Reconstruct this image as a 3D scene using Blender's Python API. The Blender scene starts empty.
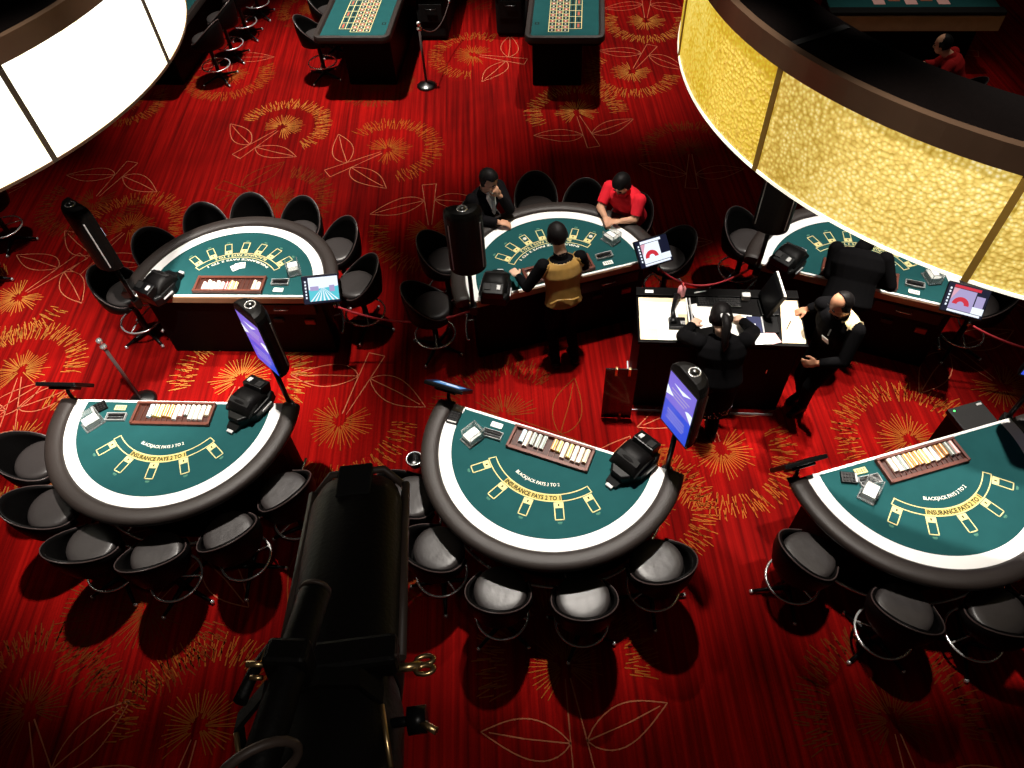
import bpy, math, random
import numpy as np
from mathutils import Vector, Matrix
random.seed(7)
PI = math.pi
scn = bpy.context.scene
COL = scn.collection

# ------------------------------------------------------------------ camera, world, lights, exposure
CAM = Vector((0.0, 0.0, 6.0231))
FWD = Vector((0.0, 0.61592278, -0.78780653))
RGT = Vector((0.99818923, -0.04738816, -0.037049))
UPV = Vector((0.06015203, 0.78637999, 0.61480748))
cd = bpy.data.cameras.new('camera'); cam = bpy.data.objects.new('camera', cd); COL.objects.link(cam)
cam.matrix_world = Matrix(((RGT.x, UPV.x, -FWD.x, CAM.x), (RGT.y, UPV.y, -FWD.y, CAM.y), (RGT.z, UPV.z, -FWD.z, CAM.z), (0, 0, 0, 1)))
cd.sensor_width = 36.0; cd.lens = 739.07 / 1024 * 36; cd.clip_start = 0.05; cd.clip_end = 100
scn.camera = cam
scn.view_settings.view_transform = 'Standard'; scn.view_settings.look = 'None'
scn.view_settings.exposure = 0.0; scn.view_settings.gamma = 1.0; scn.view_settings.use_curve_mapping = False
w = bpy.data.worlds.new('world'); scn.world = w; w.use_nodes = True
w.node_tree.nodes['Background'].inputs[0].default_value = (1.0, 0.75, 0.6, 1)
w.node_tree.nodes['Background'].inputs[1].default_value = 0.017

def spot(name, loc, target, power, angle, blend=0.5, color=(1.0, 0.93, 0.84), size=0.12):
    l = bpy.data.lights.new(name, 'SPOT'); l.energy = power; l.spot_size = math.radians(angle); l.spot_blend = blend
    l.color = color; l.shadow_soft_size = size
    o = bpy.data.objects.new(name, l); COL.objects.link(o); o.location = loc
    o.rotation_euler = (Vector(target) - Vector(loc)).to_track_quat('-Z', 'Y').to_euler()
    return o
# ceiling downlights over tables and carpet; the fill spots noted below are added
spot('downlight_or_fill', (-2.2, 5.0, 8.2), (-3.0, 4.0, 0.9), 4600, 31, 0.85)
spot('downlight_or_fill', (0.6, 5.0, 8.2), (0.35, 3.5, 0.9), 4600, 28, 0.85)
spot('downlight_or_fill', (4.2, 6.2, 8.2), (3.4, 3.2, 0.9), 4300, 29, 0.75)
spot('downlight_or_fill', (1.3, 3.2, 8.2), (2.9, 3.0, 0.9), 3300, 24, 0.85)  # added fill for the front right table where the lamp ring blocks light
spot('downlight_or_fill', (-1.3, 6.3, 8.2), (-2.75, 5.9, 0.9), 4600, 26, 0.7)
spot('downlight_or_fill', (0.9, 6.2, 8.2), (0.6, 5.6, 0.9), 3100, 22, 0.7)
spot('downlight_or_fill', (3.9, 5.4, 8.2), (3.3, 5.1, 0.9), 3300, 24, 0.5)
spot('downlight_or_fill', (-5.3, 6.0, 8.2), (-5.6, 5.5, 0.0), 5600, 22, 0.8)
spot('downlight_or_fill', (-5.0, 6.6, 8.2), (-5.1, 6.7, 0.0), 1300, 40, 1.0)  # added wide, dim fill for the dark carpet below the white ring
spot('downlight_or_fill', (-0.9, 8.6, 8.2), (-3.7, 6.9, 0.0), 1900, 30, 0.9)  # added fill spot lifting the carpet and stools left of the middle row
spot('downlight_or_fill', (-1.6, 2.4, 8.2), (-4.0, 4.9, 0.0), 4200, 24, 0.9)
spot('downlight_or_fill', (-2.3, 11.0, 8.2), (-2.3, 10.6, 0.0), 5600, 50, 0.9)
spot('downlight_or_fill', (2.0, 12.2, 8.2), (1.9, 11.4, 0.0), 3600, 40, 0.8)
spot('downlight_or_fill', (1.0, 4.7, 8.2), (1.62, 4.45, 1.0), 3300, 13, 0.6)
spot('downlight_or_fill', (3.8, 5.2, 8.2), (2.45, 4.4, 1.0), 3000, 12, 0.6)  # added second desk spot, aimed through the ring at the right end
spot('downlight_or_fill', (1.8, 5.7, 8.2), (2.70, 4.12, 1.5), 2600, 7, 0.7)  # added narrow spot to brighten the manager's face
spot('downlight_or_fill', (0.5, 7.0, 9.0), (0.2, 1.2, 0.0), 1000, 38, 1.0)  # added broad, dim spot to lift the dark front carpet
spot('downlight_or_fill', (5.7, 9.6, 8.2), (5.7, 9.4, 0.9), 600, 30, 0.8)  # added weak spot so the far table and person show
spot('downlight_or_fill', (0.9, -0.6, 8.4), (-0.3, 0.5, 4.7), 130, 22, 0.6)  # added spot, no lamp there: brightens the near fixture and its brass

# ------------------------------------------------------------------ materials
MATS = {}
def mat(name, col, rough=0.6, metal=0.0, spec=0.4, noise=0.12, nscale=14.0, bump=0.0, bscale=80.0, emit=None, estr=0.0, coat=0.0, trans=0.0, ior=1.45):
    if name in MATS: return MATS[name]
    m = bpy.data.materials.new(name); m.use_nodes = True
    nt = m.node_tree; b = nt.nodes['Principled BSDF']
    b.inputs['Roughness'].default_value = rough; b.inputs['Metallic'].default_value = metal
    b.inputs['Specular IOR Level'].default_value = spec; b.inputs['Coat Weight'].default_value = coat
    b.inputs['Transmission Weight'].default_value = trans; b.inputs['IOR'].default_value = ior
    tc = nt.nodes.new('ShaderNodeTexCoord'); nz = nt.nodes.new('ShaderNodeTexNoise')
    nz.inputs['Scale'].default_value = nscale; nz.inputs['Detail'].default_value = 4
    nt.links.new(tc.outputs['Object'], nz.inputs['Vector'])
    mx = nt.nodes.new('ShaderNodeMix'); mx.data_type = 'RGBA'
    lo = [c * (1 - noise) for c in col]; hi = [min(1, c * (1 + noise)) for c in col]
    mx.inputs['A'].default_value = (*lo, 1); mx.inputs['B'].default_value = (*hi, 1)
    nt.links.new(nz.outputs['Fac'], mx.inputs['Factor'])
    nt.links.new(mx.outputs['Result'], b.inputs['Base Color'])
    if bump:
        n2 = nt.nodes.new('ShaderNodeTexNoise'); n2.inputs['Scale'].default_value = bscale; n2.inputs['Detail'].default_value = 3
        nt.links.new(tc.outputs['Object'], n2.inputs['Vector'])
        bp = nt.nodes.new('ShaderNodeBump'); bp.inputs['Strength'].default_value = bump; bp.inputs['Distance'].default_value = 0.01
        nt.links.new(n2.outputs['Fac'], bp.inputs['Height']); nt.links.new(bp.outputs['Normal'], b.inputs['Normal'])
    if emit:
        b.inputs['Emission Color'].default_value = (*emit, 1); b.inputs['Emission Strength'].default_value = estr
    MATS[name] = m
    return m

def carpet_mat():
    m = bpy.data.materials.new('carpet_red'); m.use_nodes = True; nt = m.node_tree; b = nt.nodes['Principled BSDF']
    L = nt.links.new
    tc = nt.nodes.new('ShaderNodeTexCoord')
    mp = nt.nodes.new('ShaderNodeMapping'); mp.inputs['Scale'].default_value = (24, 0.45, 1); L(tc.outputs['Object'], mp.inputs['Vector'])
    n1 = nt.nodes.new('ShaderNodeTexNoise'); n1.inputs['Scale'].default_value = 1.0; n1.inputs['Detail'].default_value = 5; L(mp.outputs['Vector'], n1.inputs['Vector'])
    r1 = nt.nodes.new('ShaderNodeValToRGB'); L(n1.outputs['Fac'], r1.inputs['Fac'])
    e = r1.color_ramp.elements
    e[0].position = 0.30; e[0].color = (0.085, 0.0010, 0.0009, 1); e[1].position = 0.70; e[1].color = (0.29, 0.0038, 0.0028, 1)
    k = r1.color_ramp.elements.new(0.5); k.color = (0.185, 0.0018, 0.0015, 1)
    n2 = nt.nodes.new('ShaderNodeTexNoise'); n2.inputs['Scale'].default_value = 0.55; n2.inputs['Detail'].default_value = 3; L(tc.outputs['Object'], n2.inputs['Vector'])
    r2 = nt.nodes.new('ShaderNodeValToRGB'); L(n2.outputs['Fac'], r2.inputs['Fac'])
    r2.color_ramp.elements[0].position = 0.35; r2.color_ramp.elements[0].color = (0.55, 0.55, 0.55, 1)
    r2.color_ramp.elements[1].position = 0.65; r2.color_ramp.elements[1].color = (1.1, 1.1, 1.0, 1)
    mx = nt.nodes.new('ShaderNodeMix'); mx.data_type = 'RGBA'; mx.blend_type = 'MULTIPLY'; mx.inputs['Factor'].default_value = 1
    L(r1.outputs['Color'], mx.inputs['A']); L(r2.outputs['Color'], mx.inputs['B'])
    L(mx.outputs['Result'], b.inputs['Base Color'])
    b.inputs['Roughness'].default_value = 0.95; b.inputs['Specular IOR Level'].default_value = 0.05
    n3 = nt.nodes.new('ShaderNodeTexNoise'); n3.inputs['Scale'].default_value = 120; L(tc.outputs['Object'], n3.inputs['Vector'])
    bp = nt.nodes.new('ShaderNodeBump'); bp.inputs['Strength'].default_value = 0.4; bp.inputs['Distance'].default_value = 0.004
    L(n3.outputs['Fac'], bp.inputs['Height']); L(bp.outputs['Normal'], b.inputs['Normal'])
    return m

def drum_mat(name, lo, mid, hi, strength, scale=26.0):
    m = bpy.data.materials.new(name); m.use_nodes = True; nt = m.node_tree; b = nt.nodes['Principled BSDF']; L = nt.links.new
    tc = nt.nodes.new('ShaderNodeTexCoord')
    v = nt.nodes.new('ShaderNodeTexVoronoi'); v.inputs['Scale'].default_value = scale; v.inputs['Randomness'].default_value = 0.8; L(tc.outputs['Object'], v.inputs['Vector'])
    n = nt.nodes.new('ShaderNodeTexNoise'); n.inputs['Scale'].default_value = 0.9; n.inputs['Detail'].default_value = 2; L(tc.outputs['Object'], n.inputs['Vector'])
    a = nt.nodes.new('ShaderNodeMath'); a.operation = 'MULTIPLY_ADD'; a.inputs[1].default_value = -0.75; a.inputs[2].default_value = 0.45; L(v.outputs['Distance'], a.inputs[0])
    s = nt.nodes.new('ShaderNodeMath'); s.operation = 'ADD'; L(a.outputs[0], s.inputs[0]); L(n.outputs['Fac'], s.inputs[1])
    r = nt.nodes.new('ShaderNodeValToRGB'); L(s.outputs[0], r.inputs['Fac'])
    e = r.color_ramp.elements; e[0].position = 0.28; e[0].color = (*lo, 1); e[1].position = 0.98; e[1].color = (*hi, 1)
    k = e.new(0.62); k.color = (*mid, 1)
    L(r.outputs['Color'], b.inputs['Emission Color']); b.inputs['Emission Strength'].default_value = strength
    b.inputs['Base Color'].default_value = (0.5, 0.4, 0.15, 1); b.inputs['Roughness'].default_value = 0.35
    bp = nt.nodes.new('ShaderNodeBump'); bp.inputs['Strength'].default_value = 0.5; bp.inputs['Distance'].default_value = 0.01
    L(v.outputs['Distance'], bp.inputs['Height']); L(bp.outputs['Normal'], b.inputs['Normal'])
    return m

M = dict(
    carpet=carpet_mat(),
    gold=mat('carpet_gold', (0.31, 0.115, 0.022), 0.95, spec=0.05), orange=mat('carpet_orange', (0.23, 0.055, 0.009), 0.95, spec=0.05),
    pinkline=mat('carpet_pink', (0.34, 0.10, 0.05), 0.95, spec=0.05), olive=mat('carpet_olive', (0.13, 0.024, 0.005), 0.95, spec=0.05),
    felt=mat('green_felt', (0.0125, 0.066, 0.069), 0.95, spec=0.05, noise=0.15, nscale=5, bump=0.15, bscale=300),
    white=mat('white_border', (0.86, 0.85, 0.83), 0.6, noise=0.02),
    band=mat('gold_print', (0.50, 0.40, 0.13), 0.9, spec=0.05), print_y=mat('yellow_print', (0.68, 0.61, 0.28), 0.9, spec=0.05, noise=0.05), print_w=mat('white_print', (0.85, 0.85, 0.74), 0.9, spec=0.05, noise=0.03),
    print_d=mat('dark_print', (0.03, 0.03, 0.012), 0.9, spec=0.05), print_g=mat('pale_green_print', (0.07, 0.19, 0.14), 0.9, spec=0.05),
    rail=mat('brown_leatherette', (0.020, 0.014, 0.012), 0.5, spec=0.5, noise=0.2, nscale=6, bump=0.25, bscale=160),
    wood=mat('tan_wood', (0.33, 0.19, 0.10), 0.45, noise=0.25, nscale=9), black=mat('black_laminate', (0.0013, 0.0010, 0.0010), 0.5, spec=0.08),
    blackgloss=mat('black_plastic', (0.003, 0.003, 0.0032), 0.34, spec=0.22), blackmatt=mat('black_matt', (0.004, 0.004, 0.004), 0.8, spec=0.2),
    grey=mat('grey_plastic', (0.015, 0.0145, 0.0145), 0.55, spec=0.2), lightgrey=mat('light_grey_plastic', (0.45, 0.45, 0.45), 0.45),
    chrome=mat('chrome', (0.80, 0.79, 0.78), 0.27, metal=0.75, noise=0.03), darksteel=mat('dark_steel', (0.10, 0.10, 0.10), 0.3, metal=1.0),
    cushion=mat('black_vinyl', (0.028, 0.0235, 0.023), 0.40, spec=0.55, noise=0.15, bump=0.35, bscale=9), shell=mat('black_leather', (0.0028, 0.0024, 0.0024), 0.5, spec=0.12, bump=0.1),
    piping=mat('piping', (0.065, 0.045, 0.043), 0.35, spec=0.5),
    traywood=mat('mahogany', (0.12, 0.035, 0.022), 0.4, noise=0.3, nscale=20), trayslot=mat('dark_mahogany', (0.05, 0.015, 0.01), 0.5),
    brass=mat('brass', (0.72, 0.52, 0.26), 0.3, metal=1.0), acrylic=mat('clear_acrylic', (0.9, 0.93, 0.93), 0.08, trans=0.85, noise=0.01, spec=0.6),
    paper=mat('white_paper', (0.85, 0.84, 0.80), 0.8, noise=0.02), maple=mat('pale_maple', (0.72, 0.56, 0.36), 0.5, noise=0.12, nscale=7),
    skin=mat('skin', (0.55, 0.29, 0.18), 0.55, noise=0.08), skin_pale=mat('pale_skin', (0.66, 0.42, 0.30), 0.55, noise=0.06), skin_tan=mat('tan_skin', (0.50, 0.23, 0.13), 0.55, noise=0.08),
    hair=mat('black_hair', (0.0045, 0.0036, 0.0036), 0.55, spec=0.15, noise=0.4, nscale=60, bump=0.3, bscale=90), cloth_black=mat('black_cloth', (0.0030, 0.0028, 0.0032), 0.9, spec=0.05, bump=0.2, bscale=30),
    cloth_suit=mat('dark_suit', (0.0065, 0.006, 0.007), 0.85, spec=0.06), cloth_red=mat('red_cloth', (0.72, 0.02, 0.035), 0.9, spec=0.08, bump=0.15, bscale=30),
    cloth_gold=mat('gold_satin', (0.27, 0.155, 0.040), 0.42, spec=0.5, noise=0.25, nscale=9, bump=0.3, bscale=14), cloth_cream=mat('cream_satin', (0.72, 0.58, 0.32), 0.5, noise=0.1),
    cloth_dim=mat('maroon_cloth', (0.30, 0.012, 0.012), 0.9, spec=0.1), jeans=mat('dark_denim', (0.012, 0.013, 0.022), 0.9, spec=0.1),
    lip=mat('lips', (0.30, 0.09, 0.07), 0.5), eye=mat('eye_dark', (0.02, 0.012, 0.01), 0.2),
    bronze=mat('bronze_band', (0.16, 0.095, 0.058), 0.34, metal=0.75, noise=0.3, nscale=2.5), drumtop=mat('drum_top_black', (0.0016, 0.0010, 0.0009), 0.8, spec=0.02, noise=0.4, nscale=40, bump=0.4, bscale=60),
    seam=mat('drum_seam', (0.30, 0.17, 0.03), 0.5), seam_dark=mat('drum_seam_dark', (0.03, 0.02, 0.012), 0.5),
    rim_light=mat('lit_rim', (0.9, 0.85, 0.7), 0.5, emit=(1.0, 0.95, 0.78), estr=0.95),
    drum_gold=drum_mat('golden_panel', (0.40, 0.24, 0.02), (0.70, 0.50, 0.11), (0.96, 0.88, 0.52), 1.06, 36.0), drum_amber=drum_mat('amber_panel', (0.46, 0.26, 0.003), (0.66, 0.43, 0.015), (0.84, 0.66, 0.13), 1.0, 36.0),
    drum_white=drum_mat('white_panel', (1.0, 0.86, 0.42), (1.0, 0.97, 0.84), (1.0, 1.0, 0.95), 2.6, 14),
    fixture=mat('fixture_black', (0.0030, 0.0026, 0.0024), 0.5, spec=0.14, bump=0.1, bscale=120), fixture_edge_lit=mat('fixture_edge_lit', (0.045, 0.030, 0.024), 0.5),  # edge tone is a lighter brown, standing in for highlights on the fixture
    rope=mat('red_rope', (0.42, 0.03, 0.04), 0.7), pink=mat('pink_gel', (0.75, 0.30, 0.32), 0.3, noise=0.1), navy=mat('navy_cover', (0.012, 0.016, 0.06), 0.4),
    c_white=mat('white_clay', (0.85, 0.84, 0.82), 0.5, noise=0.02), c_blue=mat('pale_blue_clay', (0.45, 0.72, 0.85), 0.5), c_yellow=mat('yellow_clay', (0.80, 0.62, 0.16), 0.5),
    c_orange=mat('orange_clay', (0.75, 0.33, 0.05), 0.5), c_pink=mat('pink_clay', (0.80, 0.45, 0.42), 0.5), c_grey=mat('grey_green_clay', (0.32, 0.38, 0.34), 0.5), c_cream=mat('cream_clay', (0.80, 0.66, 0.42), 0.5),
    c_red=mat('red_clay', (0.55, 0.05, 0.05), 0.5), redplate=mat('dull_red_plate', (0.28, 0.03, 0.02), 0.5), sequin=mat('sequins', (0.6, 0.6, 0.62), 0.2, metal=1.0, noise=0.6, nscale=400),
    s_navy=mat('screen_navy', (0.004, 0.004, 0.006), 0.3, emit=(0.006, 0.008, 0.026), estr=1.0), s_cyan=mat('screen_cyan', (0.01, 0.01, 0.02), 0.3, emit=(0.10, 0.62, 0.72), estr=1.0),
    s_white=mat('screen_white', (0.01, 0.01, 0.02), 0.3, emit=(0.85, 0.92, 1.0), estr=1.1), s_pink=mat('screen_pink', (0.01, 0.01, 0.02), 0.3, emit=(0.85, 0.45, 0.55), estr=0.9),
    s_red=mat('screen_red', (0.01, 0.01, 0.02), 0.3, emit=(0.65, 0.02, 0.03), estr=1.0), s_lilac=mat('screen_lilac', (0.01, 0.01, 0.02), 0.3, emit=(0.42, 0.36, 0.62), estr=1.0),
    s_blue=mat('screen_blue', (0.01, 0.01, 0.02), 0.3, emit=(0.040, 0.085, 0.72), estr=1.0), s_violet=mat('screen_violet', (0.01, 0.01, 0.02), 0.3, emit=(0.20, 0.15, 0.72), estr=1.0),
    s_sky=mat('screen_sky', (0.01, 0.01, 0.02), 0.3, emit=(0.12, 0.30, 0.62), estr=1.0), led=mat('green_led', (0.02, 0.2, 0.02), 0.3, emit=(0.1, 1.0, 0.2), estr=2.5),
    cellred=mat('red_cell', (0.42, 0.10, 0.06), 0.9, spec=0.05), cellblack=mat('black_cell', (0.012, 0.02, 0.018), 0.9, spec=0.05), tinted=mat('tinted_panel', (0.006, 0.003, 0.003), 0.15, spec=0.6, coat=0.3),
)

# ------------------------------------------------------------------ mesh builder
class MB:
    def __init__(s): s.v = []; s.f = []; s.m = []; s.sm = []
    def add(s, vs, fs, m=0, smooth=False):
        k = len(s.v); s.v += [tuple(v) for v in vs]; s.f += [tuple(i + k for i in f) for f in fs]
        s.m += [m] * len(fs); s.sm += [smooth] * len(fs); return s
    def box(s, c, d, m=0, rot=None):
        x, y, z = d[0] / 2, d[1] / 2, d[2] / 2
        vs = [Vector(p) for p in ((-x, -y, -z), (x, -y, -z), (x, y, -z), (-x, y, -z), (-x, -y, z), (x, -y, z), (x, y, z), (-x, y, z))]
        if rot is not None: vs = [rot @ p for p in vs]
        c = Vector(c)
        return s.add([p + c for p in vs], [(3, 2, 1, 0), (4, 5, 6, 7), (0, 1, 5, 4), (1, 2, 6, 5), (2, 3, 7, 6), (3, 0, 4, 7)], m)
    def rings(s, rings, m=0, closed=False, cap=True, smooth=True):
        n = len(rings[0]); vs = [p for r in rings for p in r]; fs = []
        K = len(rings)
        for i in range(K if closed else K - 1):
            a, b = i * n, ((i + 1) % K) * n
            for j in range(n): fs.append((a + j, a + (j + 1) % n, b + (j + 1) % n, b + j))
        s.add(vs, fs, m, smooth)
        if cap and not closed:
            k = len(s.v) - K * n
            s.f.append(tuple(k + j for j in reversed(range(n)))); s.m.append(m); s.sm.append(False)
            s.f.append(tuple(k + (K - 1) * n + j for j in range(n))); s.m.append(m); s.sm.append(False)
        return s
    def tube(s, pts, r, n=10, m=0, closed=False, flat=1.0):
        pts = [Vector(p) for p in pts]; K = len(pts); rs = r if isinstance(r, (list, tuple)) else [r] * K
        out = []; prev = None
        for i, p in enumerate(pts):
            a = pts[(i - 1) % K] if (closed or i > 0) else p; b = pts[(i + 1) % K] if (closed or i < K - 1) else p
            t = (b - a).normalized()
            if prev is None:
                u = t.cross(Vector((0, 0, 1)))
                if u.length < 0.05: u = t.cross(Vector((1, 0, 0)))
            else: u = prev - t * prev.dot(t)
            u.normalize(); prev = u; q = t.cross(u)
            out.append([p + (u * math.cos(2 * PI * j / n) + q * math.sin(2 * PI * j / n) * flat) * rs[i] for j in range(n)])
        return s.rings(out, m, closed)
    def cyl(s, p0, p1, r0, r1=None, n=16, m=0): return s.tube([p0, p1], [r0, r0 if r1 is None else r1], n, m)
    def lathe(s, prof, n=24, m=0, c=(0, 0, 0), cap=True):
        return s.rings([[(c[0] + r * math.cos(2 * PI * j / n), c[1] + r * math.sin(2 * PI * j / n), c[2] + z) for j in range(n)] for r, z in prof], m, False, cap)
    def ell(s, c, rad, rot=None, n=14, m=0, k=9):
        c = Vector(c); R = []
        for i in range(k):
            a = -PI / 2 + PI * (i + 0.02) / (k - 1 + 0.04)
            ring = []
            for j in range(n):
                p = Vector((math.cos(a) * math.cos(2 * PI * j / n) * rad[0], math.cos(a) * math.sin(2 * PI * j / n) * rad[1], math.sin(a) * rad[2]))
                ring.append(c + (rot @ p if rot is not None else p))
            R.append(ring)
        return s.rings(R, m)
    def prism(s, poly, z0, z1, m=0, mtop=None):
        n = len(poly); vs = [(x, y, z0) for x, y in poly] + [(x, y, z1) for x, y in poly]
        s.add(vs, [tuple(reversed(range(n)))] + [(i, (i + 1) % n, n + (i + 1) % n, n + i) for i in range(n)], m)
        s.add(vs[n:], [tuple(range(n))], m if mtop is None else mtop); return s
    def torus(s, c, R, r, n=32, k=8, m=0): return s.tube([(c[0] + R * math.cos(2 * PI * i / n), c[1] + R * math.sin(2 * PI * i / n), c[2]) for i in range(n)], r, k, m, True)
    def build(s, name, mats, parent=None, bevel=0.0, segs=2):
        if not isinstance(mats, (list, tuple)): mats = [mats]
        me = bpy.data.meshes.new(name); me.from_pydata(s.v, [], s.f)
        for q in mats: me.materials.append(q)
        me.polygons.foreach_set('material_index', s.m); me.polygons.foreach_set('use_smooth', s.sm); me.update()
        o = bpy.data.objects.new(name, me); COL.objects.link(o)
        if parent is not None: o.parent = parent
        if bevel:
            b = o.modifiers.new('bevel', 'BEVEL'); b.width = bevel; b.segments = segs; b.limit_method = 'ANGLE'; b.angle_limit = math.radians(40)
        return o

def tag(o, label, cat, group=None):
    o['label'] = label; o['category'] = cat
    if group: o['group'] = group
    return o
def thing(name, label, cat, loc=(0, 0, 0), rz=0.0, group=None):
    o = bpy.data.objects.new(name, None); o.empty_display_size = 0.1; COL.objects.link(o); o.location = loc; o.rotation_euler = (0, 0, rz)
    return tag(o, label, cat, group)
def dup(o, parent=None):
    c = o.copy(); COL.objects.link(c)
    if parent is not None: c.parent = parent
    for ch in list(o.children): dup(ch, c)
    return c
def place(root, loc, rz, label, first):
    r = root if first else dup(root)
    r.location = loc; r.rotation_euler = (0, 0, rz); r['label'] = label
    return r
def struct(o): o['kind'] = 'structure'; return o
def loc2w(t, x, y, z=0.0):
    X, Y, th = TAB[t]; return Vector((X + x * math.cos(th) - y * math.sin(th), Y + x * math.sin(th) + y * math.cos(th), z))

TAB = dict(A=(-2.925, 4.003, 3.0436), B=(0.337, 3.409, 2.7111), C=(3.165, 3.094, 3.3751), D=(-2.757, 5.314, -0.0924), E=(0.557, 5.253, 0.2407), F=(3.351, 4.941, -0.4343), G=(5.92, 10.05, -0.12))
TNAME = dict(A='front left table', B='front centre table', C='front right table', D='empty middle table', E='players table', F='golden drum table', G='far table at top right')
TZ = 0.92

# ------------------------------------------------------------------ the setting: carpet
def floor():
    mb = MB(); mb.add([(-16, -3, 0), (16, -3, 0), (16, 19, 0), (-16, 19, 0)], [(0, 1, 2, 3)], 0)
    rnd = random.Random(11); Z = 0.0025
    def stroke(p, q, wd, m):
        p = Vector((p[0], p[1])); q = Vector((q[0], q[1])); d = (q - p)
        if d.length < 1e-6: return
        n = Vector((-d.y, d.x)).normalized() * wd / 2
        mb.add([(p.x - n.x, p.y - n.y, Z), (q.x - n.x * .7, q.y - n.y * .7, Z), (q.x + n.x * .7, q.y + n.y * .7, Z), (p.x + n.x, p.y + n.y, Z)], [(0, 1, 2, 3)], m)
    def line(pts, wd, m):
        for a, b in zip(pts[:-1], pts[1:]): stroke(a, b, wd, m)
    def flower(cx, cy, ang, R=0.68, dash=1, ln=3, gap=72, burst=True, leaves=True):
        def pt(r, a): return (cx + r * math.cos(a), cy + r * math.sin(a))
        n = 84
        for i in range(n):
            rel = (i + 0.5) / n * 2 * PI - PI            # angle from the stem
            if abs(rel) < math.radians(gap): continue
            a = ang + rel
            for rr, l in ((0.80, 0.13), (0.90, 0.15), (1.0, 0.14)):
                a2 = a + rnd.uniform(-.045, .045); r0 = R * (rr + rnd.uniform(-.035, .035)); s = rnd.uniform(-.10, .10)
                stroke(pt(r0 - l * R * .6, a2), pt(r0 + l * R * .6, a2 + s * .4), 0.0115, dash)
        if burst:
            for i in range(44):
                rel = (i + .5) / 44 * 2 * PI - PI
                if abs(rel) < 0.5: continue
                a = ang + rel + rnd.uniform(-.04, .04); l = rnd.uniform(.34, .50) * R
                stroke(pt(R * rnd.uniform(.06, .16), a), pt(l, a), 0.011, dash)
        if leaves:
            d = Vector((math.cos(ang), math.sin(ang))); s = Vector((-d.y, d.x)); c = Vector((cx, cy)); wd = 0.012
            def P(u, v): q = c + d * u * R + s * v * R; return (q.x, q.y)
            line([P(.15, .03), P(.7, .08), P(1.3, .13), P(1.3, -.13), P(.7, -.08), P(.15, -.03)], wd, ln)
            for sg in (1, -1):
                o1 = []; o2 = []
                for k in range(13):
                    t = k / 12; u = .84 - .26 * t; v = .09 + .98 * t; b = .23 * math.sin(PI * t ** .8)
                    o1.append(P(u + b, sg * v)); o2.append(P(u - b * .9, sg * v))
                line(o1, wd, ln); line(o2, wd, ln); line([P(.84, sg * .1), P(.72, sg * .60), P(.60, sg * .98)], wd, ln)
    D = math.radians
    known = [(-3.09, 9.68, -130, 1), (-1.52, 8.96, -150, 2), (-.3, 11.39, -20, 2), (2.57, 12.15, 80, 1), (2.11, 10.6, 60, 1), (1.16, 9.61, -80, 1), (2.6, 8.54, -100, 4),
             (-5.75, 6.45, 50, 1), (-5.3, 5.3, -80, 1), (-2.86, 5.0, -100, 1), (-1.75, 4.35, 70, 2), (.29, 1.84, -85, 2), (-2.57, 1.55, -100, 2), (-3.95, 1.75, -60, 4), (-3.2, 2.5, 60, 4),
             (1.95, 3.75, 95, 2), (3.75, 3.75, -60, 2), (-.9, 7.2, 92, 2), (1.1, 3.2, 150, 2), (-5.4, 8.2, 70, 4), (-4.75, 7.6, -120, 2), (-4.15, 11.2, 100, 2), (2.7, 1.3, -90, 4), (-5.0, 4.3, 150, 1),
             (4.9, 4.3, 120, 2), (1.9, 6.2, 100, 4)]
    for x, y, a, m in known: flower(x, y, D(a), rnd.uniform(.62, .72), m, 3)
    pts = [(k[0], k[1]) for k in known]; tries = 0
    while tries < 900:
        tries += 1
        x, y = rnd.uniform(-9.5, 9.5), rnd.uniform(.2, 15)
        if min((x - a) ** 2 + (y - b) ** 2 for a, b in pts) < 1.55 ** 2: continue
        pts.append((x, y)); flower(x, y, rnd.uniform(0, 2 * PI), rnd.uniform(.55, .72), rnd.choice((2, 4, 4, 4)), rnd.choice((3, 4, 4)))
    struct(mb.build('floor', [M['carpet'], M['gold'], M['orange'], M['pinkline'], M['olive']]))
floor()

# ------------------------------------------------------------------ card tables
EA, EB, EC, BW = 0.93, 0.941, 0.095, 0.102
def dcurve(d=0.0, n=48, a=None, b=None, y0=0.0):
    a = (EA + d) if a is None else a; b = (EB + d) if b is None else b
    t0 = -math.asin(min(1, (EC - y0) / b)); t1 = PI - t0
    return [(a * math.cos(t0 + (t1 - t0) * i / n), EC + b * math.sin(t0 + (t1 - t0) * i / n)) for i in range(n + 1)]
def text_mesh(body, size, offset=0.0):
    c = bpy.data.curves.new('txt', 'FONT'); c.body = body; c.size = 1.0; c.align_x = 'CENTER'; c.offset = offset; c.resolution_u = 2
    o = bpy.data.objects.new('txt', c); COL.objects.link(o); dg = bpy.context.evaluated_depsgraph_get()
    me = bpy.data.meshes.new_from_object(o.evaluated_get(dg))
    vs = [v.co.copy() for v in me.vertices]; fs = [tuple(p.vertices) for p in me.polygons]
    bpy.data.objects.remove(o); bpy.data.meshes.remove(me)
    return [(v.x, v.y) for v in vs], fs
def arc_text(mb, body, r, h, span, m, z, cy=0.062, bold=0.02):
    vs, fs = text_mesh(body, 1.0, bold); xs = [v[0] for v in vs]; w0 = max(xs) - min(xs); xm = (max(xs) + min(xs)) / 2
    out = []
    for x, y in vs:
        a = PI / 2 + (x - xm) / w0 * span; rr = r + h / 2 - y / 0.72 * h
        out.append((rr * math.cos(a), cy + rr * math.sin(a), z))
    mb.add(out, [f[::-1] for f in fs], m)
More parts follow.
